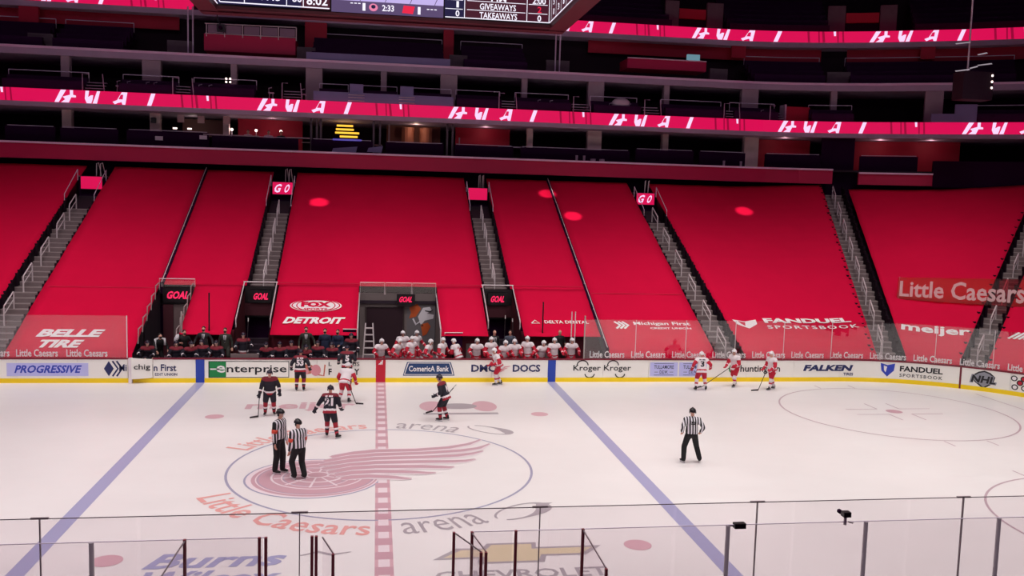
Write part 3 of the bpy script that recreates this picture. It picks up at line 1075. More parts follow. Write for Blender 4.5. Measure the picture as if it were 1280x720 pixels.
def goal_sign(parent, x0, x1, y, z0, z1, txt='GOAL'):
    build(MB().box(x0, x1, y, y + .12, z0, z1), 'sign_box', SIGNB, parent)
    m = MB(); put_text(m, txt, (x0 + x1) / 2, (z0 + z1) / 2, (x1 - x0) * .72, (z1 - z0) * .55, lambda u, v: (u, y - .012, v), .04, .25)
    build(m, 'sign_lettering', LEDT, parent)


# lower tunnels
TW1 = mat('tunnel_wall', (112, 92, 92), .8, noise=.2, scale=1.5)
DOORD = mat('tunnel_door_maroon', (70, 14, 30), .7)
e = empty('bench_tunnel', (-9.7, 16, .3), 'wide tunnel behind the dark bench with stepped side rails and lit word above', 'tunnel')
build(MB().box(-10.45, -9.0, 18.15, 18.4, .3, 3.65), 'back_wall', SIGNB, e)
build(MB().box(-9.95, -9.1, 18.05, 18.16, .3, 2.8), 'wall_panel', TW1, e)
build(MB().box(-10.42, -9.95, 18.0, 18.16, .3, 2.8), 'door', DOORD, e)
goal_sign(e, -10.42, -9.0, 17.95, 2.93, 3.62)
build(MB().box(-10.55, -8.95, 18.1, 18.14, 3.66, 4.0), 'glass_guard', GLASS, e)
build(MB().tube([(-10.6, 18.1, 3.4), (-10.6, 18.1, 4.05), (-8.95, 18.1, 4.05), (-8.95, 18.1, 3.6)], .025, 6), 'guard_rail', RAIL, e)
for xx in (-10.58, -8.98):
    for k in range(5):
        y0 = 17.9 - k * .8; z = zt(xx, y0) - .12
        build(MB().tube([(xx, y0, z + .38), (xx, y0 - .62, z + .3), (xx, y0 - .72, z - .35)], .028, 5), 'stepped_rail', STEPN, e)
        build(MB().box(xx - .01, xx + .01, y0 - .7, y0, z - .35, z + .3), 'side_panel', GLASS, e)
    build(MB().add([(xx, 14.3, .3), (xx, 18.2, .3), (xx, 18.2, 3.6), (xx, 14.3, 1.7)], [(0, 1, 2, 3)]), 'side_wall', CONCD, e)
for i, (x0, x1, lab) in enumerate(((-6.62, -5.08, 'tunnel under the stairs left of centre with a lit word on its lintel'), (5.08, 6.62, 'tunnel under the stairs right of centre with a lit word on its lintel'))):
    e = empty('stair_tunnel', ((x0 + x1) / 2, 16, .3), lab, 'tunnel')
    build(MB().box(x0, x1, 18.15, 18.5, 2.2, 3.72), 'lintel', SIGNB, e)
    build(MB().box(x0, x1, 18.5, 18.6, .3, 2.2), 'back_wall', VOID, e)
    build(MB().box(x0, x1, 18.08, 18.14, 2.3, 2.9), 'lintel_panel', DOORD, e)
    goal_sign(e, x0 + .3, x1 - .25, 18.0, 2.95, 3.56)
    build(MB().tube([(x0 - .05, 18.1, 3.95), (x1 + .05, 18.1, 3.95)], .035, 6), 'guard_rail', RAIL, e)
    for k in range(4):
        build(MB().box(x0 + .1, x1 - .1, 16.2 + k * .45, 16.65 + k * .45, .3, .55 + k * .22), 'step', CONCD, e)
    for xx in (x0, x1):
        build(MB().tube([(xx, 18.1, 3.95), (xx, 15.3, zt(xx, 15.3) + .2), (xx, 15.3, zt(xx, 15.3) - .2)], .03, 6), 'guard_rail', RAIL, e)
        build(MB().add([(xx, 14.6, .3), (xx, 18.5, .3), (xx, 18.5, 3.7), (xx, 14.6, 1.9)], [(0, 1, 2, 3)]), 'side_wall', mat('tunnel_side', (80, 10, 28), .7), e)
e = empty('center_tunnel', (.85, 17, .3), 'grey central tunnel between the benches with a dark door and painted mural', 'tunnel')
CW = mat('center_tunnel_wall', (120, 108, 106), .8, noise=.15, scale=2)
build(MB().box(-1.05, 2.72, 18.2, 18.5, .3, 3.45), 'back_wall', CW, e)
build(MB().box(-1.05, 2.72, 18.12, 18.2, 2.95, 3.1), 'wall_beam', CONCD, e)
build(MB().box(-.72, 1.1, 18.14, 18.2, .3, 2.75), 'door', mat('tunnel_dark_door', (42, 12, 26), .7), e)
build(MB().tube([(-.76, 18.12, .3), (-.76, 18.12, 2.8), (1.14, 18.12, 2.8), (1.14, 18.12, .3)], .035, 6), 'door_frame', mat('door_frame', (70, 55, 55)), e)
goal_sign(e, .77, 1.68, 18.0, 2.92, 3.45)
for a, b in ((-1.05, .15), (.2, 1.5), (1.55, 2.72)):
    build(MB().box(a, b, 18.15, 18.17, 3.5, 3.98), 'glass_guard', GLASS, e)
    build(MB().tube([(a, 18.14, 3.4), (a, 18.14, 4.0), (b, 18.14, 4.0), (b, 18.14, 3.4)], .018, 6), 'guard_rail', RAIL, e)
for xx in (-1.08, 2.75):
    build(MB().tube([(xx, 18.1, 3.5), (xx, 18.1, 3.4), (xx, 14.5, 2.2), (xx, 14.4, .3)], .035, 6), 'guard_rail', RAIL, e)
    build(MB().add([(xx, 14.5, .3), (xx, 18.3, .3), (xx, 18.3, 3.5), (xx, 14.5, 1.95)], [(0, 1, 2, 3)]), 'side_wall', CW, e)
m = MB(); f = lambda u, v: (u, 18.185, v)
f2 = lambda u, v: (u, 18.178, v)
f3 = lambda u, v: (u, 18.171, v)
put_poly(m, [(1.3, 2.9), (2.72, 2.9), (2.72, 1.0), (1.3, 1.0)], f, 3)
put_poly(m, [(1.4, 2.75), (1.8, 2.95), (2.0, 2.7), (1.75, 2.3), (1.4, 2.2), (1.5, 2.5)], f2, 1)
put_poly(m, [(1.85, 2.3), (2.1, 2.75), (2.45, 2.8), (2.55, 2.6), (2.3, 2.45), (2.65, 2.4), (2.62, 2.2), (2.2, 2.1), (2.0, 1.85)], f2, 0)
put_strip(m, [(1.6, 2.2), (1.75, 1.9), (1.95, 2.05), (2.1, 1.8)], [.08, .1, .1, .06], f3, 0)
put_poly(m, [(2.0, 1.9), (2.35, 2.0), (2.5, 1.8), (2.3, 1.4), (2.1, 1.3)], f3, 1)
put_strip(m, [(2.2, 2.6), (2.45, 2.55), (2.6, 2.65)], [.05, .07, .03], f3, 2)
build(m, 'painted_mural', [mat('mural_white', (225, 220, 225)), mat('mural_orange', (200, 90, 40)), INK, mat('mural_grey', (110, 105, 108))], e, 'mural of loose white and orange shapes')
# walls under the tarps behind the benches
wb = MB()
for a, b in ((-10.6, -10.58), (-8.95, -6.62), (-5.08, -1.1), (2.78, 5.08), (6.62, 12.0)):
    wb.box(a, b, 14.95, 15.1, 0, zt(a, 14.95) - .1)
struct(wb, 'wall_bench', mat('bench_wall', (96, 14, 34), .7, noise=.1, scale=2))
fb = MB().box(-10.7, 10.4, 13.1, 18.4, -.05, .3)
struct(fb, 'floor_bench', CONC)

# ------------------------------------------------------------------ hanging side sign near the corner stairs
e = empty('corner_banner', (30.2, 17, 3.6), 'translucent red banner with large white pizza lettering across the corner stairs', 'banner')
BA = Vector((27.2, 17.0)); BB = Vector((32.0, 13.55))
bd = (BB - BA); bl = bd.length; bd.normalize()


def bann(u, v, o=0):                       # u along, v 0..1 up, o towards the ice
    return (BA.x + bd.x * u + bd.y * o, BA.y + bd.y * u - bd.x * o, 3.62 + v * (1.16 + .27 * u / bl))


BNM = glass_mat('banner_film', (.9, .28, .34), .06, .3)
m = MB()
q = [bann(0, 0), bann(bl + .6, 0), bann(bl + .6, 1), bann(0, 1)]
m.add(q + [(x + .02, y + .03, z) for x, y, z in q], [(0, 1, 2, 3), (7, 6, 5, 4), (0, 3, 7, 4), (1, 5, 6, 2), (3, 2, 6, 7), (0, 4, 5, 1)])
build(m, 'banner_film', BNM, e)
m = MB(); put_text(m, 'Little Caesars', bl * .51, .5, bl * .98, .72, lambda u, v: bann(u, v, .04), .02)
build(m, 'banner_lettering', mat('banner_white', (235, 200, 200)), e)
for u in (.1, bl + .5):
    x, y, z = bann(u, 1.02)
    build(MB().tube([(x, y + .05, zt(x, y) - .5), (x, y + .05, z)], .02, 6), 'banner_post', RAILD, e)

# ------------------------------------------------------------------ upper structure
m = MB(); ringbox(m, -34, 29.9, 30.0, 30.35, 9.98, 10.86); ringbox(m, 31.6, 36.2, 30.0, 30.35, 9.98, 10.7); struct(m, 'trim_1', FRED, label='dark red fascia above the seat tarps')
m = MB(); ringbox(m, -34, 29.9, 29.93, 30.4, 10.86, 10.95); ringbox(m, 31.6, 36.2, 29.93, 30.4, 10.7, 10.78); struct(m, 'trim_2', BAND, label='pale ledge on top of the red fascia')
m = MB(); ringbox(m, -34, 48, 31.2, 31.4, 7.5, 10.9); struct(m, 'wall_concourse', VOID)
EDGE = mat('edge_highlight_paint', (250, 215, 240), .4)  # near-white colour stands for the highlight along ledge and band edges
m = MB(); ringbox(m, -34, 29.9, 29.86, 29.93, 10.85, 10.965); ringbox(m, 31.6, 36.2, 29.86, 29.93, 10.68, 10.79); struct(m, 'ledge_highlight', EDGE, label='painted highlight strip along the ledge above the fascia')
m = MB(); ringbox(m, -34, 48, 32.94, 33.0, 16.8, 16.95); struct(m, 'band_highlight', EDGE, label='painted highlight strip along the top of the concrete band')  # light catching the band top, painted as a pale strip
m = MB(); ringbox(m, -34, 48, 30.35, 38, 10.8, 10.92); struct(m, 'floor_suite', CONCD)
m = MB(); ringbox(m, -34, 48, 37.6, 38, 10.9, 20.2); struct(m, 'wall_back', mat('suite_back_wall', (32, 6, 26), .8, noise=.3, scale=.8))
m = MB(); ringbox(m, -34, 48, 31.0, 38, 13.1, 13.38); struct(m, 'trim_3', BAND, label='grey slab edge below the lower glowing ribbon')
m = MB(); ringbox(m, -34, 48, 31.15, 38, 13.38, 14.1); struct(m, 'floor_balcony', CONCD)
m = MB(); ringbox(m, -34, 48, 33.0, 38, 16.42, 16.93); struct(m, 'trim_4', BAND, label='grey concrete band above the upper suites')
m = MB(); ringbox(m, 36.2, 48, 30.0, 30.5, 9.9, 11.6); struct(m, 'wall_corner', VOID)


def led_ribbon(name, y0, z0, z1, ta, tb, groups, label, seam=None):
    r = empty(name, (*rp((ta + tb) / 2, y0), z0), label, 'led screen')
    m = MB(); ringbox(m, ta, tb, y0, y0 + .12, z0, z1); build(m, 'screen', LEDM, r)
    h = z1 - z0

    def P(t0, k=1.0, o=-.02):
        return lambda u, v: (*rp(t0 + u, y0 + o), z0 + v * h)
    sc_ = lambda w_, pl: [(x * w_, y) for x, y in pl]
    G = [sc_(1.22, q) for q in ([(0, 0), (.2, 0), (.55, 1), (.3, 1)], [(.3, 0), (.67, 0), (.78, .42), (1, .42), (1, .58), (.87, .62), (.87, 1), (.72, 1), (.72, .62), (.38, .45), (.5, .25)])]
    W = [sc_(.88, q) for q in ([(.05, 1), (.28, 1), (.22, .5), (.4, .65), (.55, .65), (.5, .3), (.42, 0), (.12, 0), (0, .35)], [(.5, 0), (.78, 0), (1, 1), (.8, 1)])]
    A = [sc_(.86, q) for q in ([(0, .2), (.15, 0), (.35, .12), (.4, .42), (.55, .8), (.62, 1), (.3, .35)], [(.35, .12), (.6, .2), (.65, 0), (.85, 0), (1, 1), (.62, 1), (.55, .8), (.72, .8), (.68, .42), (.4, .42)])]
    L = [sc_(.5, [(0, 0), (.5, 0), (1, 1), (.5, 1)])]
    for g in groups:
        for off, gl_ in ((0, G), (1.72, W), (3.3, A), (5.28, L)):
            m = MB()
            for pl in gl_:
                put_poly(m, [(off + x, .02 + .96 * y) for x, y in pl], P(g))
            build(m, 'led_letter', LEDW, r)
        for off, w_ in ((7.3, .12), (7.9, .08), (8.15, .14), (9.0, .08), (9.3, .1)):
            m = MB(); put_poly(m, [(off, 0), (off + w_, 0), (off + w_ * .4, 1), (off - w_ * .6, 1)], P(g, o=-.012))
            build(m, 'led_streak', LEDD, r)
        m = MB(); put_poly(m, [(8.78, .6), (8.9, .6), (8.88, 1), (8.74, 1)], P(g)); build(m, 'led_tick', LEDW, r)
    return r


led_ribbon('led_ribbon', 31.0, 13.38, 14.15, -34, 48, [-31.2, -19.45, -7.7, 4.12, 14.66, 26.3, 37.9], 'lower glowing crimson ribbon screen running under the upper suites')
led_ribbon('led_ribbon', 36.0, 20.2, 20.98, -34, -12.4, [-23.6], 'short piece of glowing crimson ribbon at the top left beside the scoreboard')
led_ribbon('led_ribbon', 36.0, 20.2, 20.98, 11.5, 48, [10.42, 21.75, 32.6], 'upper glowing crimson ribbon screen right of the scoreboard')
m = MB(); ringbox(m, -34, 48, 36.0, 43, 19.85, 20.2); struct(m, 'trim_5', BAND, label='grey slab edge below the upper glowing ribbon')
m = MB(); ringbox(m, -34, 48, 42, 42.4, 16.5, 33); struct(m, 'wall_upper', mat('upper_back_wall', (26, 6, 24), .8))
m = MB().box(-50, 60, -30, 60, 33, 33.5); struct(m, 'ceiling', mat('ceiling_black', (16, 6, 16), .9))


def seat_block(t0, t1, y0, z0, rows, dy, dz, label, group, rail=True, cat='seating'):
    r = empty('seat_block', (*rp((t0 + t1) / 2, y0), z0), label, cat, group)
    for k in range(rows):
        m = MB(); ringbox(m, t0, t1, y0 + k * dy, y0 + k * dy + .28, z0 + k * dz, z0 + k * dz + .62); ringbox(m, t0, t1, y0 + k * dy + .2, y0 + k * dy + dy, z0 + k * dz - .1, z0 + k * dz + .3)
        build(m, 'seat_row', BLACK, r)
    if rail:
        zz = z0 + (rows - 1) * dz + .95; yy = y0 + (rows - 1) * dy + .3
        build(ringtube(MB(), t0, t1, yy, zz, .028), 'top_rail', RAILD, r)
        for t in (t0, t1):
            build(MB().tube([(*rp(t, yy), zz - .6), (*rp(t, yy), zz)], .025, 5), 'rail_post', RAILD, r)
    return r


# lower suites: black parapets, columns, red back panels
SU = 'black parapet blocks of the lower suites'
pb = [(-22.3, -19.5, 'at the far left'), (-19.2, -15.9, 'second from the left'), (-15.4, -10.6, 'under the two ceiling lights'), (-10.4, -5.2, 'in front of the broadcasters'), (-4.4, -.6, 'below the yellow glowing sign'), (.2, 3.9, 'in front of the warm brown alcove'),
      (4.6, 8.4, 'in front of the red wall'), (8.9, 16.2, 'long one right of the red wall'), (16.6, 20.6, 'below the narrow column'), (21, 24.2, 'with two small pale cups'), (25.6, 29.3, 'left of the dark doorway'), (31.8, 35.4, 'right of the dark doorway')]
for a, b, lab in pb:
    r = empty('suite_parapet', (*rp((a + b) / 2, 31.1), 10.92), 'low black suite parapet ' + lab, 'parapet', SU)
    hi = 11.75 if a > -10.5 and a < 9 else 11.9
    m = MB(); ringbox(m, a, b, 31.1, 31.3, 10.92, hi); build(m, 'panel', VOID, r)
    build(ringtube(MB(), a + .1, b - .1, 31.2, hi + .05, .02), 'rail', RAILD, r)
LC = [(-19.3, .55, 'first wide from the left'), (-14.1, .6, 'with a small black speaker box'), (-9.8, .35, 'narrow beside the left box lights'), (9.75, .35, 'narrow right of the red wall'), (14.15, .95, 'widest one'), (19.1, .4, 'narrow one near the middle right'), (25.1, .95, 'wide one left of the dark doorway')]
for t, w_, lab in LC:
    m = MB(); ringbox(m, t - w_ / 2, t + w_ / 2, 32.6, 33.1, 10.9, 13.1)
    o = build(m, 'suite_column', mat('warm_column', (225, 200, 195), .7, noise=.1, scale=2)); tag(o, 'grey lower suite column, ' + lab, 'column', 'lower suite columns')
m = MB().box(-14.3, -14.0, 32.4, 32.6, 12.5, 12.8); tag(build(m, 'wall_speaker', SIGNB), 'small black speaker box on a grey lower suite column', 'speaker')
for t0, t1, lab in ((-9.3, -5.2, 'behind the broadcasters'), (4.9, 8.6, 'right of the warm brown alcove'), (25.7, 29.2, 'left of the dark doorway'), (31.6, 38.3, 'right of the dark doorway')):
    m = MB(); ringbox(m, t0, t1, 34.2, 34.4, 10.92, 13.1)
    tag(build(m, 'suite_wall_panel', DRED), 'dark red wall panel in the lower suites ' + lab, 'wall panel')
m = MB(); ringbox(m, 29.4, 31.5, 31.5, 31.7, 9.4, 13.1); tag(build(m, 'doorway', VOID), 'black doorway at the top of the long stairs', 'doorway')
WARM = mat('warm_panel', (190, 120, 95), .6, noise=.2, scale=1)
e = empty('alcove', (2, 34, 10.92), 'warm brown lit alcove with two rounded panels in the lower suites', 'alcove')
m = MB(); ringbox(m, .3, 3.9, 34.6, 34.8, 10.92, 13.1); build(m, 'alcove_wall', mat('alcove_brown', (120, 70, 62), .7), e)
for t in (1.7, 2.9):
    build(MB().tube([(t, 34.2, 11.9), (t, 34.2, 12.95)], .42, 12), 'rounded_panel', WARM, e)
build(MB().box(.4, .5, 33.6, 33.8, 10.92, 13.1), 'frame_post', COLM, e)
build(MB().box(.9, 3.6, 33.2, 33.3, 11.85, 11.9), 'ledge', COLM, e)
for x in (-.55, -.15, 4.15, 4.5):
    tag(build(MB().box(x - .06, x + .06, 31.6, 31.75, 10.95, 13.1), 'frame_post', mat('dim_frame', (95, 80, 92))), 'slim grey frame post %s' % {-.55: 'left of the warm alcove, outer one', -.15: 'left of the warm alcove, inner one', 4.15: 'right of the warm alcove, inner one', 4.5: 'right of the warm alcove, outer one'}[x], 'post')
for x in (-4.45, -4.1, -3.85):
    tag(build(MB().box(x - .06, x + .06, 31.6, 31.75, 10.95, 13.1), 'frame_post', mat('dim_frame', (95, 80, 92))), 'slim grey frame post %s of the three right of the broadcasters' % {-4.45: 'leftmost', -4.1: 'middle', -3.85: 'rightmost'}[x], 'post')


def pointl(x, y, z, power, color=(1, .85, .7)):
    L = bpy.data.lights.new('suite_or_fill_light', 'POINT')
    L.energy = power; L.color = color; L.shadow_soft_size = .08
    o = bpy.data.objects.new('suite_or_fill_light', L); o.location = (x, y, z); COL.objects.link(o)


for lx_, ly_, pw in ((-7, 33, 5), (6.8, 33, 9), (27.4, 32, 10), (33.6, 30.5, 12), (36.5, 29.2, 10)):  # fill points added to brighten the red wall panels
    pointl(lx_, ly_, 12.9, pw, (1, .6, .6))
pointl(2.2, 33, 12.9, 14, (1, .7, .5))
# glowing sign behind the bar
e = empty('bar_sign', (-2.5, 33.5, 11.9), 'yellow glowing stacked sign above a small blue one in the bar suite', 'sign')
YG = mat('yellow_glow', (30, 20, 0), emit=(255, 190, 60), estr=1.4)
for k, (z, a, b) in enumerate(((12.86, -2.95, -1.9), (12.62, -3.0, -1.85), (12.4, -3.05, -1.5), (12.16, -2.75, -1.6))):
    build(MB().box(a, b, 33.5, 33.58, z - .06, z + .06), 'glow_bar', YG, e)
build(MB().box(-3.2, -1.35, 33.45, 33.55, 11.62, 12.0), 'blue_panel', mat('blue_glow', (20, 20, 60), emit=(90, 80, 200), estr=1), e)
build(MB().box(-5.2, 0, 33.6, 33.7, 11.66, 11.72), 'bar_ledge', COLM, e)
pointl(-2.5, 33, 12.4, 8, (1, .75, .3))
# round lamps and box lights on the left
LAMP = mat('lamp_glow', (40, 30, 30), emit=(255, 225, 215), estr=3)
for i, (x, lab) in enumerate(((-9.5, 'left'), (-8.0, 'middle'), (-6.45, 'right'))):
    e = empty('globe_lamp', (x, 33, 10.9), 'small globe lamp on a thin stem, %s of the three near the broadcasters' % lab, 'lamp')
    build(MB().tube([(x, 33, 10.92), (x, 33, 12.2)], .02, 5), 'stem', RAILD, e)
    build(MB().ell((x, 33, 12.3), (.09, .09, .09)), 'globe', LAMP, e)
    pointl(x, 32.7, 12.3, 3, (1, .8, .75))
for x, lab in ((-13.2, 'left'), (-12.3, 'right')):
    tag(build(MB().box(x - .12, x + .12, 34, 34.1, 12.27, 12.36), 'box_light', LAMP), 'tiny bright box light, %s one of the pair in the left suite' % lab, 'lamp')
for x, lab in ((-12.1, 'left'), (-10.9, 'middle'), (-9.35, 'right')):
    x = x - .3
    tag(build(MB().box(x - .2, x + .2, 31.9, 32, 12.55, 13.0), 'ceiling_speaker', mat('pale_box', (190, 160, 160))), 'small pale ceiling box, %s one of the three over the left suites' % lab, 'speaker')
for x, z, lab in ((-13.5, 11.45, 'left'), (-10.9, 11.6, 'right')):
    tag(build(MB().box(x - .22, x + .22, 31.0, 31.06, z - .1, z + .14), 'paper_sheet', mat('paper', (225, 205, 215))), 'small white sheet on the parapet, %s one of the pair' % lab, 'sheet')
m = MB(); ringbox(m, -12.9, -10.2, 34.9, 35, 11.9, 13.0); tag(build(m, 'suite_wall_panel', mat('beige_wall', (120, 80, 75))), 'dim beige wall behind the left suite lights', 'wall panel')
pointl(-12, 33.6, 12.8, 3)
for x, lab in ((-10.0, 'left'), (-8.3, 'middle'), (-5.2, 'right')):
    tag(build(MB().box(x - (.9 if x < -6 else .7), x + .7, 31.0, 31.6, 11.78, 11.84), 'counter_top', COLM), 'pale strip of desk top before the broadcasters, %s one' % lab, 'desk')
for x, z, w_, lab in ((-1.9, 11.0, 1.5, 'long low'), (.0, 11.1, .9, 'short high')):
    m = MB().add([(x - w_ / 2 - .5, 31.05, z), (x + w_ / 2 - .5, 31.05, z - .02), (x + w_ / 2 - .4, 31.05, z + .4), (x - w_ / 2 - .4, 31.05, z + .25), (x - w_ / 2 - .5, 31.5, z), (x + w_ / 2 - .5, 31.5, z - .02), (x + w_ / 2 - .4, 31.5, z + .4), (x - w_ / 2 - .4, 31.5, z + .25)],
                 [(0, 1, 2, 3), (7, 6, 5, 4), (0, 3, 7, 4), (1, 5, 6, 2), (3, 2, 6, 7), (0, 4, 5, 1)])
    tag(build(m, 'folded_cover', mat('pale_cover', (150, 140, 185))), '%s pale lavender cover heaped on the suite ledge' % lab, 'cover')
for x, lab in ((12.6, 'first tall'), (13.1, 'second tall'), (22.7, 'left of the two in the right suite'), (23.9, 'right of the two in the right suite')):
    tag(build(MB().tube([(x, 31.0, 10.96), (x, 31.0, 11.35)], .07, 8, r2=.09), 'cup', mat('pale_cup', (200, 170, 190))), 'small pale cup on the suite ledge, ' + lab, 'cup')
for x, lab in ((13.7, 'left'), (14.3, 'right')):
    tag(build(MB().tube([(x, 31.0, 10.96), (x, 31.0, 11.16)], .16, 10, r2=.18), 'bowl', mat('pale_cup', (200, 170, 190))), 'pale round bowl on the suite ledge, %s of two' % lab, 'bowl')
# red box seat frame in the red suite
e = empty('side_chair', (6.2, 32.5, 10.95), 'pale framed chair in front of the red suite wall', 'chair')
build(MB().tube([(5.0, 32.3, 12.3), (5.0, 32.3, 11.55), (6.9, 32.3, 11.55)], .05, 6), 'frame', COLM, e)
build(MB().box(5.0, 6.9, 32.3, 32.8, 11.45, 11.52), 'seat', DRED, e)
e = empty('side_table', (8.5, 32, 10.95), 'dark table with thin light legs right of the red suite wall', 'table')
build(MB().box(7.5, 9.2, 31.6, 32.2, 11.75, 11.8), 'table_top', RAILD, e)
for x in (7.6, 8.4, 9.1):
    build(MB().tube([(x, 31.6, 10.95), (x, 31.6, 11.75)], .025, 5), 'leg', RAILD, e)

# upper suites
US = 'dark seat blocks of the upper suites'
ub = [(-22.5, -17.9, 'at the far left'), (-15.9, -12.6, 'between the first two stair gaps'), (-11.7, -7.9, 'with four tiny lights'), (-4.0, -2.2, 'left of the first pale bar screen'), (-1.8, .9, 'between the two pale bar screens'), (1.6, 4.4, 'right of the pale bar screens'), (4.7, 7.6, 'left of the little stairs near the middle'), (8.6, 12.2, 'under the narrow middle column'),
      (13.7, 16.9, 'below the widest middle column'), (18.6, 22.8, 'with a bright pole'), (23.4, 26.4, 'left of the dim red chairs'), (28.6, 31.3, 'right of the dim red chairs'), (37.8, 42.5, 'at the far right')]
for a, b, lab in ub:
    seat_block(a, b, 31.35, 14.1, 2, .75, .32, 'low dark seat block in the upper suites ' + lab, US)
UC = [(-19.5, .5), (-14.4, 1.1), (-9.4, .38), (-4.4, 1.05), (.05, .38), (4.3, 1.1), (9.35, .38), (14.25, 1.1), (19.2, .38), (25.0, 1.1), (30.3, .38), (36.4, 1.1), (42.6, .4)]
on = ['first', 'second', 'third', 'fourth', 'fifth', 'sixth', 'seventh', 'eighth', 'ninth', 'tenth', 'eleventh', 'twelfth', 'thirteenth']
for i, (t, w_) in enumerate(UC):
    m = MB(); ringbox(m, t - w_ / 2, t + w_ / 2, 33.1, 33.6, 14.1, 16.42)
    tag(build(m, 'suite_column', COLM), '%s grey column under the concrete band, %s from the left' % ('wide' if w_ > .6 else 'narrow', on[i]), 'column', 'upper suite columns')
LAV = mat('lavender_cover', (135, 128, 175), .6, noise=.1, scale=1)
m = MB(); ringbox(m, -4.3, 4.45, 31.1, 31.2, 14.16, 14.75); tag(build(m, 'ledge_cover', LAV), 'long pale lavender cover along the ledge above the lower ribbon', 'cover')
for x, lab in ((-1.65, 'left'), (1.5, 'right')):
    e = empty('bar_screen', (x, 31.3, 14.2), 'pale square screen on the lavender ledge, %s of the two' % lab, 'screen')
    build(MB().box(x - .42, x + .42, 31.2, 31.35, 14.7, 15.3), 'panel', mat('lavender_cover', (0, 0, 0)), e)
    for z in (14.25, 14.45, 14.6):
        build(MB().tube([(x - .5, 31.06, z), (x + .5, 31.06, z)], .02, 5), 'bar', RAIL, e)
m = MB(); ringbox(m, 36.0, 37.4, 31.0, 31.2, 14.16, 14.7); tag(build(m, 'ledge_cover', LAV), 'short pale lavender cover low on the right ledge', 'cover')
m = MB(); ringbox(m, 37.4, 38.7, 31.0, 31.2, 14.16, 15.3); tag(build(m, 'ledge_cover', LAV), 'tall pale lavender cover on the right ledge', 'cover')
# little stairs, chairs
CHM = mat('pale_chair', (190, 165, 190), .5)
for x, lab in ((-17.3, 'first from the left'), (-12.1, 'second from the left'), (-5.6, 'third from the left'), (8.0, 'fourth from the left'), (12.9, 'fifth from the left'), (17.7, 'sixth from the left'), (23.2, 'seventh from the left'), (26.45, 'eighth from the left')):
    e = empty('ledge_steps', (x, 31.2, 14.12), 'tiny pale edged steps behind the lower ribbon, ' + lab, 'stairs')
    for k in range(4):
        build(MB().box(x - .55, x + .55, 31.2 + k * .25, 31.45 + k * .25, 14.12 + k * .2, 14.16 + k * .2), 'step', CHM, e)
    build(MB().tube([(x - .6, 31.15, 14.12), (x - .6, 31.15, 15.15), (x - .25, 31.15, 15.15)], .035, 5), 'rail_post', CHM, e)
    build(MB().tube([(x + .6, 31.3, 14.12), (x + .5, 31.3, 15.2)], .03, 5), 'rail_post', CHM, e)
chs = [(-15.9, 'first from the left'), (-15.3, 'second from the left'), (-14.2, 'third from the left'), (-13.75, 'fourth from the left'), (-11.1, 'fifth from the left'), (-10.5, 'sixth from the left'), (-6.9, 'left of the lavender ledge cover'), (-4.9, 'touching the lavender ledge cover'), (10.2, 'left one right of the middle steps'), (11.0, 'right one right of the middle steps'), (15.0, 'beside the white rounded cover, left'), (16.3, 'beside the white rounded cover, right'), (25.6, 'left of the dim red chairs')]
for x, lab in chs:
    e = empty('bar_chair', (x, 31.5, 14.12), 'small pale bar chair behind the lower ribbon, ' + lab, 'chair', 'bar chairs behind the lower ribbon')
    for dx in (-.12, .12):
        build(MB().tube([(x + dx, 31.45, 14.12), (x + dx * .8, 31.5, 14.55)], .022, 5), 'leg', CHM, e)
    build(MB().box(x - .17, x + .17, 31.4, 31.7, 14.52, 14.58), 'seat', CHM, e)
    build(MB().tube([(x - .15, 31.65, 14.58), (x - .17, 31.68, 14.85), (x + .02, 31.7, 14.9)], .03, 5), 'backrest', CHM, e)
o = build(MB().ell((15.65, 31.8, 14.9), (.65, .4, .38)), 'rounded_cover', mat('white_cover', (205, 190, 200)), smooth=True); tag(o, 'white rounded lump of cover between bar chairs above the lower ribbon', 'cover')
e = empty('dim_chair', (28.0, 32, 14.1), 'dim red chair block between dark seats in the right upper suite', 'chair')
build(MB().box(27.2, 28.9, 31.6, 32.2, 14.15, 15.2), 'backrest', DRED, e); build(MB().box(27.0, 27.12, 31.4, 32.2, 14.15, 15.3), 'side', CHM, e)
m = MB()
for a in (-.12, .12):
    for b in (-.1, .1):
        m.box(-9.55 + a - .05, -9.55 + a + .05, 31.9, 31.95, 15.25 + b - .05, 15.25 + b + .05)
tag(build(m, 'indicator_lights', LAMP), 'cluster of four tiny square white lights in an upper suite', 'lights')

# third level between the concrete band and the upper ribbon
TB = 'dark seat sections above the concrete band'
for a, b, lab in ((-26, -21.0, 'at the far left edge'), (-20.4, -16.2, 'second from the left'), (-4.6, 4.0, 'directly under the scoreboard'), (5.3, 9.6, 'right of the narrow red pillar'), (25.4, 29.8, 'left of the dark gap'), (31.3, 41.0, 'long one at the right')):
    seat_block(a, b, 33.7, 16.95, 4, .75, .42, 'dark stepped seat section above the concrete band ' + lab, TB)
e = empty('camera_platform', (-8.5, 34, 16.95), 'red camera platform with grey mesh railing above the concrete band', 'platform')
build(MB().box(-11.35, -5.65, 33.9, 36, 17.3, 18.35), 'platform_box', FRED, e)
for k in range(5):
    x0 = -11.2 + k * 1.12
    build(MB().box(x0 + .08, x0 + 1.04, 33.95, 33.97, 18.4, 18.95), 'mesh_panel', mat('mesh_grey', (150, 125, 145)), e)
    build(MB().tube([(x0, 33.9, 18.2), (x0, 33.9, 19.0)], .035, 5), 'post', RAIL, e)
build(MB().tube([(-11.3, 33.9, 19.0), (-5.6, 33.9, 19.05)], .035, 6), 'top_rail', RAIL, e)
build(MB().tube([(-11.3, 33.9, 18.38), (-5.6, 33.9, 18.4)], .025, 6), 'bottom_rail', RAIL, e)
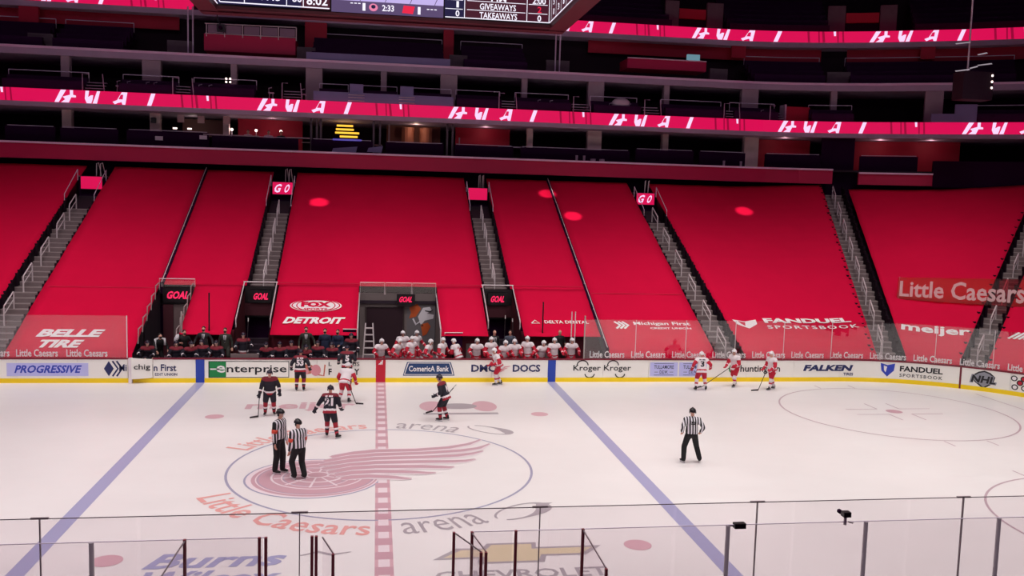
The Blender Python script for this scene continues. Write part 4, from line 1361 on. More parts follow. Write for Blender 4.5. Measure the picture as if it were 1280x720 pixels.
build(MB().tube([(-5.6, 33.9, 18.2), (-5.6, 33.9, 19.05)], .035, 5), 'post', RAIL, e)
e = empty('video_camera', (-10.2, 33.9, 18.6), 'dark video camera with a raised monitor arm on the red platform', 'camera')
build(MB().box(-10.5, -10.05, 33.6, 33.85, 18.5, 18.95), 'camera_body', SIGNB, e)
build(MB().tube([(-10.3, 33.8, 18.9), (-10.5, 33.8, 19.3), (-10.55, 33.8, 19.85)], .04, 5), 'arm', SIGNB, e)
build(MB().tube([(-10.28, 33.6, 18.72), (-10.28, 33.45, 18.72)], .12, 10), 'lens', VOID, e)
e = empty('red_platform', (19.2, 34, 17), 'low red platform with a bright top edge at the right of the third level', 'platform')
m = MB(); ringbox(m, 16.6, 22.2, 34, 36, 17.6, 18.25); build(m, 'platform_box', FRED, e)
m = MB(); ringbox(m, 16.6, 22.2, 33.95, 34.05, 18.25, 18.32); build(m, 'edge', mat('bright_edge', (240, 215, 225)), e)
build(MB().box(20.9, 21.8, 34.1, 34.3, 18.35, 18.75), 'monitor', mat('teal_glow', (30, 50, 60), emit=(110, 150, 165), estr=.8), e)
for t, w_, z0, z1, lab in ((-22.6, 1.2, 17.9, 20, 'at the far left'), (-4.5, 1.45, 18.2, 20, 'right of the camera platform'), (4.45, .7, 17.6, 20, 'narrow one under the scoreboard'), (25.0, .9, 19.0, 19.9, 'short one under the upper ribbon, left'), (36.2, .9, 19.0, 19.9, 'short one under the upper ribbon, right')):
    m = MB(); ringbox(m, t - w_ / 2, t + w_ / 2, 36.1, 36.4, z0, z1); tag(build(m, 'red_pillar', DRED), 'dark red pillar ' + lab, 'pillar')
for t, w_, lab in ((-21.3, 1.5, 'at the far left'), (-12.9, 1.6, 'left of the camera platform'), (-5.0, 1.2, 'right of the camera platform'), (5.0, 1.2, 'right of the narrow red pillar'), (11.8, 1.6, 'under the right corner of the scoreboard'), (23.2, 1.2, 'right of the low red platform'), (30.7, 1.4, 'in the dark gap under the ribbon'), (42.9, 1.6, 'at the far right')):
    m = MB(); ringbox(m, t - w_ / 2, t + w_ / 2, 34.3, 34.6, 16.95, 17.9); tag(build(m, 'vomitory_wall', CONC), 'dim grey stair wall ' + lab, 'wall', 'stair walls on the third level')
m = MB(); ringbox(m, -4.9, 4.35, 33.1, 33.3, 16.95, 17.42); tag(build(m, 'ledge_cover', LAV), 'long pale lavender cover on the ledge above the concrete band', 'cover')
for x, lab in ((-12.35, 'left of the camera platform, outer'), (-12.05, 'left of the camera platform, inner'), (11.55, 'below the scoreboard corner, outer'), (11.85, 'below the scoreboard corner, inner')):
    tag(build(MB().tube([(x, 34, 16.95), (x, 34, 20)], .05, 6), 'thin_pole', RAILD), 'thin grey pole ' + lab, 'pole')
# dim red wash panels under the upper ribbon
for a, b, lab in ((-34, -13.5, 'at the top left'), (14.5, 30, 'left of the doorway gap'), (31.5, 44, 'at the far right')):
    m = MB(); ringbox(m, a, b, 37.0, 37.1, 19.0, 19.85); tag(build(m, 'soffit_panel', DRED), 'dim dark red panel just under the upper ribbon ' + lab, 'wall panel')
# fourth level
for a, b, lab in ((14, 20.6, 'right of the scoreboard'), (24.6, 30.4, 'above the middle of the upper ribbon'), (35.4, 43.5, 'above the right of the upper ribbon')):
    seat_block(a, b, 37, 21.0, 6, .75, .5, 'dark stepped seat section on the top level ' + lab, 'dark seat sections on the top level', rail=False)
for t, lab in ((22.4, 'left'), (32.4, 'middle'), (44.8, 'right')):
    e = empty('upper_doorway', (*rp(t, 38), 21), 'dim red topped stair opening on the top level, %s one' % lab, 'doorway')
    for k in (-1, 1):
        m = MB(); ringbox(m, t + k * 1.5 - .5, t + k * 1.5 + .5, 38, 38.3, 21.0, 23.2); build(m, 'side_wall', CONC, e)
    m = MB(); ringbox(m, t - .95, t + .95, 38.1, 38.3, 22.0, 22.7); build(m, 'red_header', DRED, e)
    m = MB(); ringbox(m, t - .95, t + .95, 38.3, 38.4, 21.0, 22.0); build(m, 'opening', VOID, e)
# hanging speaker cluster with small bright lamps at the right
e = empty('hanging_speaker', (38.0, 25, 16), 'dark hanging box with a fan of bright slats on a thin rod at the right', 'speaker')
hx, hy = 34.2, 22.0
build(MB().box(hx - .95, hx + .95, hy - .5, hy + .5, 14.9, 16.5), 'box', mat('hanging_box', (44, 24, 36)), e)
SL = mat('bright_slat', (240, 235, 235), .3, emit=(200, 190, 200), estr=.4)
for k, (dx, dz, wdt) in enumerate(((-.9, .35, .9), (-.2, .55, .5), (.5, .75, .9), (.3, 1.35, .6), (-1.0, 1.9, .9))):
    build(MB().add([(hx + dx - wdt / 2, hy - .3, 16.2 + dz - .1), (hx + dx + wdt / 2, hy - .3, 16.2 + dz + .04), (hx + dx + wdt / 2, hy - .2, 16.2 + dz + .12), (hx + dx - wdt / 2, hy - .2, 16.2 + dz - .03)], [(0, 1, 2, 3)]), 'slat', SL, e)
build(MB().tube([(hx - .4, hy, 16.5), (hx - .4, hy, 24)], .05, 6), 'rod', RAIL, e)
for dz in (.7, 1.05, 1.4):
    build(MB().ell((hx + .85, hy - .52, 14.9 + dz), (.07, .04, .07), n=8, k=5), 'small_lamp', LAMP, e)

# ------------------------------------------------------------------ scoreboard seen from below: inner screens and frame
sb = empty('scoreboard', (0, 0, 13.9), 'huge hanging scoreboard with glowing statistics screens at the top of the picture', 'scoreboard')
SF = mat('scoreboard_frame', (70, 10, 28), .5)
SN = mat('screen_navy', (0, 0, 0), emit=(22, 16, 62)); SM = mat('screen_maroon', (0, 0, 0), emit=(66, 10, 34))
SV = mat('screen_video', (0, 0, 0), emit=(196, 178, 236)); SG = mat('screen_strip', (0, 0, 0), emit=(88, 70, 110))
WL = mat('screen_white', (0, 0, 0), emit=(245, 240, 255), estr=1.1); RT = mat('screen_red', (0, 0, 0), emit=(235, 30, 70)); PK = mat('screen_pink', (0, 0, 0), emit=(235, 130, 170))
Y = 3.0
fs_ = lambda u, v: (u, Y, v)
f1 = lambda u, v: (u, Y - .02, v)
for a, b, nm in ((-5.36, -1.83, 'left'), (-1.83, 1.81, 'middle'), (1.81, 5.33, 'right')):
    build(MB().box(a, b, Y + .02, Y + .3, 14.1, 17.5), 'screen_cabinet', SIGNB, sb)
m = MB()
for a, b, mi in ((-5.33, -3.75, 0), (-3.75, -2.75, 1), (-2.75, -1.85, 0)):
    put_poly(m, [(a, 14.16), (b, 14.16), (b, 17.4), (a, 17.4)], fs_, mi if a < -4 else (1 if a > -3 else 0))
build(m, 'statistics_screen', [SN, SM], sb)
m = MB(); put_poly(m, [(-1.8, 14.5), (1.79, 14.5), (1.79, 17.4), (-1.8, 17.4)], fs_, 0); put_poly(m, [(-1.8, 14.12), (1.79, 14.12), (1.79, 14.5), (-1.8, 14.5)], fs_, 1)
for k in range(4): put_strip(m, [(-.9 + k * .8, 14.5), (-.6 + k * .8, 15.2)], [.02, .02], f1, 1)
build(m, 'video_screen', [SV, SG], sb)
m = MB(); put_poly(m, [(1.83, 14.16), (2.5, 14.16), (2.5, 17.4), (1.83, 17.4)], fs_, 0); put_poly(m, [(2.5, 14.16), (5.3, 14.16), (5.3, 17.4), (2.5, 17.4)], fs_, 1)
build(m, 'statistics_screen', [SN, SM], sb)
m = MB()
put_text(m, '10', -4.85, 14.47, .32, .26, f1, .02); put_text(m, '7:43', -3.7, 14.47, .62, .26, f1, .02); put_text(m, '86', -2.98 + .1, 14.47, .3, .26, f1, .02); put_text(m, '8:02', -2.25, 14.42, .66, .28, f1, .02)
put_strip(m, [(-5.25, 14.22), (-1.86, 14.2)], [.035, .035], f1)
for x in (-4.5, -3.2, -2.68): put_strip(m, [(x, 14.2), (x, 17)], [.025, .025], f1)
put_strip(m, [(-5.25, 14.22), (-5.36, 14.5)], [.03, .03], f1)
build(m, 'screen_figures', WL, sb)
for tx_, tw_, tz_, th_, s_ in ((-.77, .09, 14.32, .24, '1'), (0, .38, 14.32, .2, '2:33'), (1.0, .09, 14.3, .24, '1')):
    m = MB(); put_text(m, s_, tx_, tz_, tw_, th_, f1, .022); build(m, 'screen_figure', WL, sb)
for x_, z_ in ((-1.2, 14.42), (1.25, 14.36)):
    for k in range(3):
        m = MB(); put_strip(m, [(x_ + k * .12, z_), (x_ + .08 + k * .12, z_)], [.03, .03], f1); build(m, 'screen_dash', WL, sb)
m = MB(); put_disc(m, -.47, 14.32, .14, .12, f1, 1); put_disc(m, -.47, 14.34, .07, .06, lambda u, v: (u, Y - .03, v), 2)
build(m, 'screen_emblem', [RT, PK, SN], sb)
m = MB(); put_poly(m, [(.45, 14.2), (.8, 14.18), (.86, 14.42), (.5, 14.44)], f1, 0)
build(m, 'screen_emblem', [RT], sb)
m = MB()
put_text(m, '0:00', 2.25, 14.83, .5, .2, f1, .02); put_text(m, '1', 2.25, 14.58, .08, .2, f1, .02); put_text(m, '0', 2.25, 14.29, .13, .2, f1, .02)
put_text(m, 'PIM', 3.6, 14.84, .5, .2, f1, .02); put_text(m, 'GIVEAWAYS', 3.58, 14.56, 1.2, .2, f1, .015); put_text(m, 'TAKEAWAYS', 3.6, 14.28, 1.25, .2, f1, .015)
put_text(m, '2:00', 4.95, 14.84, .45, .2, f1, .02); put_text(m, '0', 4.97, 14.28, .13, .2, f1, .02)
for z in (14.72, 14.43): put_strip(m, [(1.85, z), (2.42, z)], [.02, .02], f1); put_strip(m, [(2.56, z), (4.5, z)], [.02, .02], f1); put_strip(m, [(4.6, z), (5.24, z)], [.02, .02], f1)
put_strip(m, [(1.85, 14.16), (5.3, 14.16)], [.03, .03], f1)
for x in (2.48, 4.55, 5.3): put_strip(m, [(x, 14.15), (x, 17)], [.022, .022], f1)
build(m, 'screen_figures', WL, sb)
m = MB(); put_text(m, '2', 4.97, 14.56, .13, .2, f1, .02); build(m, 'screen_figure', RT, sb)
for sx, nm in ((1, 'right'), (-1, 'left')):
    X0 = 5.34 * sx
    m = MB().add([(X0, 3.0, 14.12), (X0, -3.6, 14.12), (X0, -3.6, 17.4), (X0, 3.0, 17.4)], [(0, 1, 2, 3)])
    build(m, 'side_screen', SM, sb)
    m = MB(); fw = lambda u, v: (X0 - sx * .02, 3 - u, v)
    put_strip(m, [(0, 14.16), (6.6, 14.16)], [.04, .04], fw)
    for k in range(8): put_strip(m, [(.3 + k * .8, 14.16), (.3 + k * .8, 17.3)], [.03, .03], fw)
    for k in range(7):
        for q in range(3): put_text(m, '%d' % ((k * 3 + q * 5) % 10), .7 + k * .8, 14.4 + q * .32, .22, .2, fw, .02)
    build(m, 'screen_figures', WL, sb)
    build(MB().box(min(X0 + sx * .02, X0 + sx * .6), max(X0 + sx * .02, X0 + sx * .6), -3.8, 3.75, 13.98, 17.5), 'frame_side', SF, sb)
build(MB().box(-5.9, 5.9, 3.32, 3.75, 13.95, 17.5), 'frame_back', SF, sb)
build(MB().box(-5.36, 5.36, 3.0, 3.34, 14.0, 14.1), 'frame_lip', SF, sb)
build(MB().box(-5.9, 5.9, -4.2, -3.8, 14.1, 17.5), 'frame_front', SF, sb)
for a, b in ((-5.5, 3.5), (5.5, 3.5), (-5.5, -4), (5.5, -4)):
    build(MB().tube([(a, b, 17.4), (a * .6, b * .6, 33)], .06, 6), 'hanger', SIGNB, sb)

# ------------------------------------------------------------------ bench furniture
for x0, x1, lab in ((-10.3, -1.4, 'long maroon bench of the dark shirted team'), (-.1, 9.1, 'long maroon bench of the white shirted team')):
    e = empty('team_bench', ((x0 + x1) / 2, 14.0, .3), lab, 'bench')
    build(MB().box(x0, x1, 13.85, 14.15, .72, .78), 'bench_seat', mat('bench_maroon', (90, 25, 40)), e)
    k = x0 + .3
    while k < x1:
        build(MB().box(k, k + .08, 13.88, 14.12, .3, .72), 'leg', SIGNB, e); k += 1.7
e = empty('step_ladder', (-.56, 15.2, .3), 'grey step ladder standing at the left of the central tunnel', 'ladder')
for sx in (-.3, .3):
    build(MB().tube([(-.56 + sx, 15.0, .3), (-.56 + sx * .55, 15.3, 2.35)], .035, 6), 'side_rail', RAIL, e)
for k in range(6):
    f_ = .12 + k * .15
    build(MB().box(-.56 - .3 + .13 * f_, -.56 + .3 - .13 * f_, 14.98 + .3 * f_, 15.12 + .3 * f_, .3 + 2.05 * f_, .35 + 2.05 * f_), 'rung', RAIL, e)
e = empty('bench_monitor', (3.35, 14.7, .3), 'black monitor with pale frame behind the white bench', 'monitor')
build(MB().box(2.98, 3.78, 14.6, 14.7, 1.3, 1.98), 'screen', VOID, e)
build(MB().tube([(2.95, 14.58, 1.25), (2.95, 14.58, 2.02), (3.8, 14.58, 2.02)], .03, 6), 'frame', RAIL, e)
build(MB().box(3.3, 3.4, 14.62, 14.7, .3, 1.3), 'stand', SIGNB, e)
e = empty('bench_monitor', (-1.4, 14.8, .3), 'black monitor with pale frame at the right end of the dark bench', 'monitor')
build(MB().box(-1.75, -1.15, 14.7, 14.8, 1.4, 2.1), 'screen', VOID, e)
build(MB().tube([(-1.75, 14.68, 2.14), (-1.1, 14.68, 2.14), (-1.1, 14.68, 1.4)], .03, 6), 'frame', RAIL, e)
build(MB().box(-1.5, -1.4, 14.72, 14.8, .3, 1.4), 'stand', SIGNB, e)
for x, y, z, lab in ((-7.7, 14.75, 3.75, 'thin black pole rising behind the coach in suit'), (7.63, 14.75, 3.5, 'thin black pole rising behind the white bench')):
    tag(build(MB().tube([(x, y, .3), (x, y, z)], .035, 6), 'thin_pole', SIGNB), lab, 'pole')
tag(build(MB().tube([(-8.87, 14.6, .3), (-8.87, 14.6, 2.9)], .045, 6), 'thin_pole', STEPN), 'pale upright pole at the mouth of the wide left tunnel', 'pole')
for x, lab in ((8.85, 'left'), (9.02, 'right')):
    tag(build(MB().tube([(x, 13.9, .3), (x, 13.9, 3.15)], .025, 6), 'thin_pole', RAIL), 'thin pale pole beside the bench glass, %s of two' % lab, 'pole')
tag(build(MB().box(-6.55, -5.35, 13.3, 13.36, .3, 1.22), 'bench_partition', STEP), 'grey partition between the two halves of the dark bench', 'partition')
for x, lab in ((4.35, 'left'), (6.4, 'middle'), (8.1, 'right')):
    tag(build(MB().box(x - .35, x + .35, 14.86, 14.93, .3, 1.45), 'bench_partition', STEP), 'low grey partition behind the white bench, %s one' % lab, 'partition')

# ------------------------------------------------------------------ people
def fuse(mb, voxel, smooth=4, name='m'):
    me = mb.mesh(name, [])
    ob = bpy.data.objects.new('t', me)
    COL.objects.link(ob)
    r = ob.modifiers.new('r', 'REMESH'); r.mode = 'VOXEL'; r.voxel_size = voxel
    s = ob.modifiers.new('s', 'SMOOTH'); s.factor = .5; s.iterations = smooth
    dg = bpy.context.evaluated_depsgraph_get()
    dg.update()
    out = bpy.data.meshes.new_from_object(ob.evaluated_get(dg))
    bpy.data.objects.remove(ob); bpy.data.meshes.remove(me)
    out.polygons.foreach_set('use_smooth', [True] * len(out.polygons))
    out.materials.clear()
    return out


def V3(*a): return Vector(a)


def ik(a, b, l1, l2, pole):
    d = b - a; L = min(d.length, (l1 + l2) * .995)
    x = (l1 * l1 - l2 * l2 + L * L) / (2 * L)
    h = sqrt(max(l1 * l1 - x * x, 0))
    dn = d.normalized(); p = (pole - dn * pole.dot(dn)).normalized()
    return a + dn * x + p * h


def pose(hip=.93, px=0, py=0, lean=8, side=0, yaw=0, feet=((-.14, 0), (.14, 0)), fz=(.11, .11), wr=None, head=0, hp=0, knee_out=0, wide=.2, seated=False):
    J = {}
    J['pel'] = V3(px, py, hip)
    la = radians(lean); sa = radians(side)
    up = V3(sin(sa), -sin(la), cos(la) * cos(sa)).normalized()
    r = V3(cos(radians(yaw)), sin(radians(yaw)), 0); r = (r - up * r.dot(up)).normalized()
    fwd = up.cross(r) * 1.0
    if fwd.y > 0: fwd = -fwd
    J['up'], J['r'], J['f'] = up, r, fwd
    J['chest'] = J['pel'] + up * .36
    J['neck'] = J['pel'] + up * .53
    hd = (up * .5 + V3(0, 0, .5) + V3(0, -radians(hp) * .5, 0)).normalized()
    J['head'] = J['neck'] + hd * .175 + fwd * .02
    J['hyaw'] = head + yaw
    for i, s in ((0, -1), (1, 1)):
        J['sh', i] = J['pel'] + up * .46 + r * s * wide
        J['hip', i] = J['pel'] + r * s * .1 - up * .04
        J['an', i] = V3(feet[i][0], feet[i][1], fz[i])
        w_ = wr[i] if wr else (s * .3, -.08, .86)
        J['wr', i] = V3(*w_)
        J['el', i] = ik(J['sh', i], J['wr', i], .30, .27, (fwd * -1 + r * s * .6 - up * .4))
        d = J['wr', i] - J['el', i]
        J['wr', i] = J['el', i] + d.normalized() * min(d.length, .27)
        J['kn', i] = ik(J['hip', i], J['an', i], .43, .42, fwd + r * s * (.15 + knee_out))
    return J


def basis(J, flip=False):
    return Matrix((J['r'], -J['f'], J['up'])).transposed()


def body_mesh(J, hands=True, pants=None):
    rot = basis(J)
    m = MB()
    m.ell(J['pel'], (.165, .12, .13), rot); m.ell(J['pel'] + J['up'] * .18, (.14, .105, .16), rot); m.ell(J['chest'], (.18, .12, .19), rot)
    m.cone(J['neck'] - J['up'] * .06, J['head'] - V3(0, 0, .05), .06, .055)
    hr = Matrix.Rotation(radians(J['hyaw']), 3, 'Z')
    m.ell(J['head'] + V3(0, 0, .01), (.075, .095, .105), hr); m.ell(J['head'] + hr @ V3(0, -.03, -.07), (.052, .06, .05), hr)
    m.ell(J['head'] + hr @ V3(0, -.105, -.005), (.014, .022, .026), hr)
    for s in (-1, 1):
        m.ell(J['head'] + hr @ V3(s * .078, .005, 0), (.012, .02, .03), hr)
    for i in (0, 1):
        m.cone(J['sh', i], J['el', i], .058, .045); m.cone(J['el', i], J['wr', i], .043, .032)
        m.cone(J['chest'] + J['up'] * .08, J['sh', i], .07, .06)
        m.cone(J['hip', i], J['kn', i], .09, .062); m.cone(J['kn', i], J['an', i], .06, .042)
        m.cone(J['an', i], J['an', i] + V3(0, -.06, -.035), .036, .03)
    me = fuse(m, .022, 3, 'body')
    if hands:
        h = MB()
        for i in (0, 1):
            hand(h, J['el', i], J['wr', i], (-1, 1)[i], J['f'])
        import bmesh
        bm = bmesh.new(); bm.from_mesh(me); t = h.mesh('h', []); bm.from_mesh(t); bm.to_mesh(me); bm.free(); bpy.data.meshes.remove(t)
        me.polygons.foreach_set('use_smooth', [True] * len(me.polygons))
    me.materials.append(SKIN)
    return me


def hand(h, el, wr, s, fwd, k=1.0, curl=.5):
    d = (wr - el).normalized()
    n = d.cross(fwd); n = n.normalized() if n.length > .1 else V3(s, 0, 0)     # across the palm
    p = n.cross(d).normalized()
    if p.dot(fwd) < 0: pass
    R3 = Matrix((n, p, d)).transposed()
    pc = wr + d * .05 * k
    h.ell(pc, (.042 * k, .018 * k, .055 * k), R3, 10, 6)
    for j in range(4):
        b = pc + d * .035 * k + n * (j - 1.5) * .02 * k
        L = (.038, .045, .042, .032)[j] * k
        c = b + (d + p * curl * .4).normalized() * L
        e = c + (d * .6 + p * curl).normalized() * L * .8
        h.tube([b, c, e], .0095 * k, 6)
        h.ell(e, (.0095 * k,) * 3, n=6, k=4)
    b = pc - d * .02 * k + n * .035 * k
    h.tube([b, b + (n * .6 + d * .6 + p * .3) * .04 * k, b + (n * .7 + d * 1.3 + p * .6) * .045 * k], .011 * k, 6)


def glove_mesh(el, wr, s, fwd):
    m = MB()
    d = (wr - el).normalized()
    n = d.cross(fwd); n = n.normalized() if n.length > .1 else V3(s, 0, 0)
    p = n.cross(d).normalized()
    R3 = Matrix((n, p, d)).transposed()
    m.cone(wr - d * .08, wr, .072, .052)
    pc = wr + d * .055
    m.ell(pc, (.06, .036, .07), R3)
    for j in range(4):
        b = pc + d * .04 + n * (j - 1.5) * .029
        c = b + (d * .8 + p * .5).normalized() * .05
        e = c + (d * .1 + p).normalized() * .04
        m.tube([b, c, e], .017, 7); m.ell(e, (.017,) * 3, n=7, k=5)
    b = pc - d * .02 + n * .05
    m.cone(b, b + (n * .5 + d * .7 + p * .5) * .07, .02, .017)
    return fuse(m, .013, 2, 'glove')


def torso_mesh(J, pad=1.0, arms=True, hem=-.1, flare=1.0, voxel=.022, sleeve=1.0, sl=1.0):
    rot = basis(J)
    m = MB()
    up = J['up']
    m.ell(J['chest'] + up * .02, (.2 * pad, .15 * pad, .19), rot, 16, 10)
    m.ell(J['pel'] + up * .2, (.185 * pad, .145 * pad, .2), rot, 16, 10)
    # skirt of the garment
    n = 20; rings = []
    for z, k in ((.24, .95), (.1, 1.0), (hem * .5, 1.04 * flare), (hem, 1.08 * flare)):
        rings += [J['pel'] + up * z + rot @ V3(.19 * pad * k * cos(2 * pi * j / n), .15 * pad * k * sin(2 * pi * j / n), 0) for j in range(n)]
    fs = [tuple(range(n)), tuple(range(3 * n, 4 * n))[::-1]]
    for i in range(3):
        for j in range(n):
            fs.append((i * n + j, (i + 1) * n + j, (i + 1) * n + (j + 1) % n, i * n + (j + 1) % n))
    m.add(rings, fs)
    m.cone(J['neck'] - up * .08, J['neck'] - up * .0, .085, .065)
    for i in (0, 1):
        m.cone(J['chest'] + up * .1, J['sh', i], .1 * pad, .088 * pad * sleeve)
        m.cone(J['sh', i], J['el', i], .084 * pad * sleeve, .07 * sleeve)
        m.cone(J['el', i], J['el', i] + (J['wr', i] - J['el', i]) * .82 * sl, .07 * sleeve, .055 * sleeve)
    return fuse(m, voxel, 4, 'jersey')


def paint(me, mats, fn):
    for m in mats: me.materials.append(m)
    for p in me.polygons: p.material_index = fn(p.center)
    me.update()
    return me


def segd(p, a, b):
    d = b - a; t = max(0, min(1, (p - a).dot(d) / d.length_squared))
    return (p - (a + d * t)).length, t


def jersey_paint(me, J, team):
    up = J['up']

    def fn(c):
        c = Vector(c)
        h = (c - J['pel']).dot(up); lat = abs((c - J['pel']).dot(J['r']))
        best = min((segd(c, J['sh', i], J['el', i])[0], 0, segd(c, J['sh', i], J['el', i])[1]) for i in (0, 1))
        b2 = min((segd(c, J['el', i], J['wr', i])[0], 1, segd(c, J['el', i], J['wr', i])[1]) for i in (0, 1))
        dt, _ = segd(c, J['pel'], J['chest'])
        arm = min(best, b2)
        isarm = arm[0] < .105 and (arm[1] == 1 or arm[2] > (.15 if team == 'dark' else .4)) and dt > .13
        if team == 'dark':
            if isarm:
                if arm[1] == 1 and .35 < arm[2] < .55: return 2
                if arm[1] == 1 and .55 <= arm[2] < .72: return 1
                return 0
            if h > .44: return 3
            if -.04 < h < .03: return 2
            if h <= -.04: return 1
            return 0
        if isarm:
            if arm[1] == 1 and .45 < arm[2] < .62: return 0
            return 1
        if -.03 < h < .03: return 1
        return 0
    return paint(me, TEAM[team], fn)


DN = mat('jersey_navy', (26, 20, 36), .75, noise=.15, scale=8)
DR = mat('jersey_red', (165, 28, 48), .75, noise=.1, scale=8)
WJ = mat('jersey_white', (238, 226, 230), .75, noise=.05, scale=8)
RJ = mat('jersey_scarlet', (196, 20, 52), .75, noise=.1, scale=8)
TEAM = {'dark': [DN, DR, WJ, mat('jersey_yoke', (128, 26, 44), .75)], 'white': [WJ, RJ, DN]}
BLK = mat('black_cloth', (20, 16, 20), .8, noise=.15, scale=8)
HBLK = mat('helmet_black', (24, 18, 24), .3)
HWH = mat('helmet_white', (240, 235, 238), .3)
HNV = mat('helmet_navy', (34, 24, 44), .35)
SKATE = mat('skate_black', (22, 18, 22), .4)
BLADE = mat('skate_blade', (200, 205, 215), .25, metal=.6)
SUIT = mat('suit_charcoal', (46, 40, 44), .8, noise=.1, scale=9)
SHIRT = mat('shirt_white', (220, 215, 220), .7)
HAIR = mat('hair_dark', (40, 26, 22), .8)
STICKM = mat('stick_dark', (38, 30, 34), .5)
TAPE = mat('stick_tape', (210, 205, 205), .7)
VISOR = glass_mat('visor_glass', (.9, .92, .95), .12)
ARMB = mat('arm_band_orange_red', (215, 70, 50), .6)


def pants_mesh(J, kneeend=.85, r0=.135, r1=.105, full=False):
    m = MB()
    m.ell(J['pel'] - J['up'] * .02, (.175 if not full else .155, .15 if not full else .125, .13), basis(J))
    for i in (0, 1):
        k = J['hip', i] + (J['kn', i] - J['hip', i]) * (kneeend if not full else 1)
        m.cone(J['hip', i], k, r0 if not full else .112, r1 if not full else .092)
        if full:
            m.cone(J['kn', i], J['an', i] + V3(0, 0, .02), .092, .08)
    return fuse(m, .022, 3, 'trousers')


def sock_mesh(J, i, dark):
    m = MB(); a = J['kn', i]; b = J['an', i]; k = J['kn', i] + (J['hip', i] - J['kn', i]) * .12
    cuts_ = [0, .15, .45, .6, .72, 1.0]; rr = [.088, .086, .08, .074, .068, .055]; mi = [0, 0, 1, 2, 0] if dark else [0, 0, 1, 0, 0]
    for q in range(5):
        m.tube([k + (b - k) * cuts_[q], k + (b - k) * cuts_[q + 1]], rr[q], 12, mi[q], rr[q + 1])
    return m.mesh('sock', [DR, WJ, DN] if dark else [WJ, RJ, DN], smooth=True)


def skate_parts(J, i, yaw, parent):
    a = J['an', i]
    R3 = Matrix.Rotation(radians(yaw), 3, 'Z')
    m = MB()
    m.cone(a + V3(0, .0, .06), a + V3(0, 0, -.01), .058, .055)
    m.ell(a + R3 @ V3(0, -.06, -.03), (.046, .12, .045), R3); m.ell(a + R3 @ V3(0, -.14, -.035), (.045, .055, .034), R3); m.ell(a + R3 @ V3(0, .03, -.02), (.045, .05, .05), R3)
    me = fuse(m, .016, 2, 'skate'); me.materials.append(SKATE)
    o = link('skate', me, parent)
    z0 = a.z - .11
    b = MB()
    c = [a + R3 @ V3(sx, sy, 0) for sx, sy in ((-.012, .06), (.012, .06), (.012, -.18), (-.012, -.18))]
    b.add([(p.x, p.y, z0 + .016) for p in c] + [(p.x, p.y, a.z - .055) for p in c], [(0, 3, 2, 1), (4, 5, 6, 7), (0, 1, 5, 4), (1, 2, 6, 5), (2, 3, 7, 6), (3, 0, 4, 7)])
    link('blade_holder', b.mesh('blade_holder', HWH), o)
    b = MB()
    c = [a + R3 @ V3(sx, sy, 0) for sx, sy in ((-.004, .08), (.004, .08), (.004, -.2), (-.004, -.2))]
    b.add([(p.x, p.y, z0) for p in c] + [(p.x, p.y, z0 + .02) for p in c], [(0, 3, 2, 1), (4, 5, 6, 7), (0, 1, 5, 4), (1, 2, 6, 5), (2, 3, 7, 6), (3, 0, 4, 7)])
    link('blade', b.mesh('blade', BLADE), o)


def helmet(J, parent, ma, visor=True):
    hr = Matrix.Rotation(radians(J['hyaw']), 3, 'Z')
    c = J['head'] + V3(0, 0, .035)
    n, k = 18, 8; vs = []
    for i in range(k + 1):
        t = radians(2 + 96 * i / k)
        for j in range(n):
            p = 2 * pi * j / n
            back = 1.0 + .12 * max(0, sin(p)) * (i / k)
            vs.append(c + hr @ V3(.108 * sin(t) * cos(p), .128 * sin(t) * sin(p), .098 * cos(t) - (.03 * max(0, sin(p)) * (i / k) ** 2)))
    fs = [tuple(range(n))] + [(i * n + j, i * n + (j + 1) % n, (i + 1) * n + (j + 1) % n, (i + 1) * n + j) for i in range(k) for j in range(n)]
    m = MB().add(vs, fs)
    for s in (-1, 1):
        m.ell(c + hr @ V3(s * .1, .01, -.05), (.015, .035, .045), hr, 8, 6)
    m.tube([c + hr @ V3(0, -.09, .07), c + hr @ V3(0, 0, .105), c + hr @ V3(0, .09, .07)], .02, 6)
    o = link('helmet', m.mesh('helmet', ma, smooth=True), parent)
    if visor:
        vs = []
        for i in range(9):
            p = radians(205 + 130 * i / 8)
            for z in (-.005, -.075):
                vs.append(c + hr @ V3(.112 * cos(p), .135 * sin(p), z))
        link('visor', MB().add(vs, [(2 * i, 2 * i + 1, 2 * i + 3, 2 * i + 2) for i in range(8)]).mesh('visor', VISOR, smooth=True), o)


def eyes(J, parent):
    hr = Matrix.Rotation(radians(J['hyaw']), 3, 'Z')
    for s in (-1, 1):
        link('eye', MB().ell(J['head'] + hr @ V3(s * .032, -.088, .012), (.011, .008, .007), hr, 8, 5).mesh('eye', HAIR), parent)
    link('mouth', MB().ell(J['head'] + hr @ V3(0, -.088, -.065), (.024, .008, .006), hr, 8, 5).mesh('mouth', mat('lips', (150, 70, 70))), parent)


def decal(me, J, s, h0, w_, hh, ma, parent, name='back_number', front=False, bold=.05):
    bv = BVHTree.FromPolygons([v.co.copy() for v in me.vertices], [tuple(p.vertices) for p in me.polygons])
    V, Fs = glyphs(s, bold)
    d = J['f'] if not front else -J['f']
    right = J['r'] * (-1 if not front else 1)
    c0 = J['pel'] + J['up'] * h0 - d * .6
    out = []
    for x, y in V:
        o = c0 + right * x * w_ + J['up'] * y * hh
        hit = bv.ray_cast(o, d)
        out.append((hit[0] - d * .008) if hit[0] is not None else (o + d * .45))
    link(name, MB().add(out, Fs).mesh(name, ma), parent)


